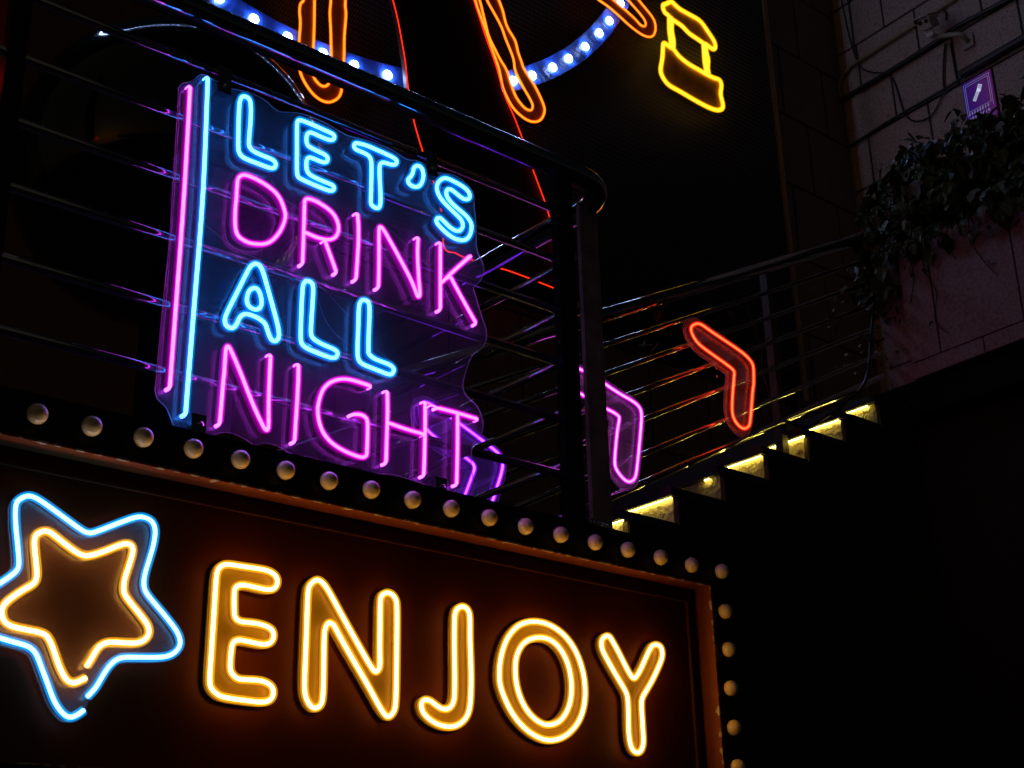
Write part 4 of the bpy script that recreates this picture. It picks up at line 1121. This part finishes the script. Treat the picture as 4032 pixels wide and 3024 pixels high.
ivy = thing('ivy_bush', PP(-.6, 5.19), 'dark leafy ivy spilling over the granite parapet', 'ivy')
spots = []
for k in range(3600):
    s = random.uniform(-1.7, .10)
    e = min(1.0, max(0.0, (.10 - s) / .25))
    top = 5.30 + .46 * e ** .6 + .05 * math.sin(s * 17) + .035 * math.sin(s * 41 + 1)
    bot = 5.13 - .09 * random.random() ** 2 - (.25 * random.random() if s > -.14 else 0)
    z = bot + (top - bot) * (1 - (1 - random.random()) ** 1.25)
    f_ = (z - bot) / (top - bot)
    o_ = random.uniform(-.42, .13 - .12 * f_)
    spots.append((PP(s, z, o_), random.uniform(.04, .105), o_ + .22 * f_))
for k in range(60):      # leaves trailing down beside the pillar
    spots.append((PP(random.uniform(-.12, .35), random.uniform(4.55, 5.1), random.uniform(-.05, .06)), random.uniform(.02, .035), .2))
spots.sort(key=lambda q: -q[2])
lm = MB().add(LV, LF)
first = None
rest = MB()
for k, (p, size, _) in enumerate(spots):
    mt = leaf_matrix(p, size)
    if k < 290:
        if first is None:
            first = lm.build('leaf', M['leaf'], ivy)
            first.data.transform(Matrix.Translation(ORIGIN[ivy]))
            o = first
        else:
            o = first.copy()
            COL.objects.link(o)
            o.parent = ivy
        o.matrix_local = Matrix.Translation(-ORIGIN[ivy]) @ mt
    else:
        rest.add([tuple(mt @ Vector(v)) for v in LV], LF)
tag(rest.build('foliage', M['leaf'], ivy), kind='stuff')
for pts in ([(-.30, 5.2), (-.31, 5.0), (-.36, 4.85), (-.33, 4.7), (-.40, 4.6)], [(-.62, 5.22), (-.60, 5.05), (-.66, 4.9), (-.72, 4.8)],
            [(-.22, 5.2), (-.24, 5.0), (-.20, 4.85)], [(-.48, 5.2), (-.47, 5.08), (-.50, 4.98)], [(-1.0, 5.2), (-1.02, 5.05), (-.97, 4.95)]):
    MB().tube(smooth([tuple(PP(s, z, .012)) for s, z in pts], False), .0028, 5).build('stem', M['stem'], ivy)
    for s, z in pts[1:-1]:
        mt = leaf_matrix(PP(s + random.uniform(-.03, .03), z, .02), random.uniform(.025, .04))
        MB().add([tuple(mt @ Vector(v)) for v in LV], LF).build('leaf', M['leaf'], ivy)

# withered creeper on the stair railing
cr = thing('creeper', (4.5, 4.12, 4.2), 'withered creeper with few leaves clinging to the stair railing', 'creeper')
for p, sz in (((4.411, 4.43), .07), ((4.513, 4.476), .05), ((4.442, 4.23), .06), ((4.328, 4.199), .055), ((4.38, 4.21), .06), ((4.951, 4.537), .05), ((5.255, 4.489), .045), ((4.46, 4.40), .06),
              ((5.22, 4.36), .04), ((5.62, 4.86), .05), ((5.75, 4.75), .06), ((5.9, 4.95), .05), ((6.0, 4.7), .05), ((5.85, 4.45), .05)):
    mt = leaf_matrix(Vector((p[0], 4.11, p[1])), sz)
    MB().add([tuple(mt @ Vector(v)) for v in LV], LF).build('leaf', M['dry_leaf'], cr)
for pts in ([(5.08, 4.62), (5.14, 4.5), (5.17, 4.40), (5.26, 4.47)], [(5.17, 4.40), (5.16, 4.28), (5.2, 4.15), (5.23, 4.02)], [(4.40, 4.47), (4.43, 4.35), (4.36, 4.22)]):
    MB().tube(smooth([(x, 4.118, z) for x, z in pts], False), .0022, 5).build('stem', M['stem'], cr)
sagc = smooth([(6.2, 4.13, 5.05), (6.1, 4.12, 4.75), (6.0, 4.12, 4.45), (5.8, 4.12, 4.27), (5.6, 4.12, 4.14), (5.45, 4.12, 4.06), (5.3, 4.12, 4.06)], False)
tag(MB().tube(sagc, .009, 6).build('cable', M['cable']), 'black cable sagging along the top of the stair railing', 'cable')
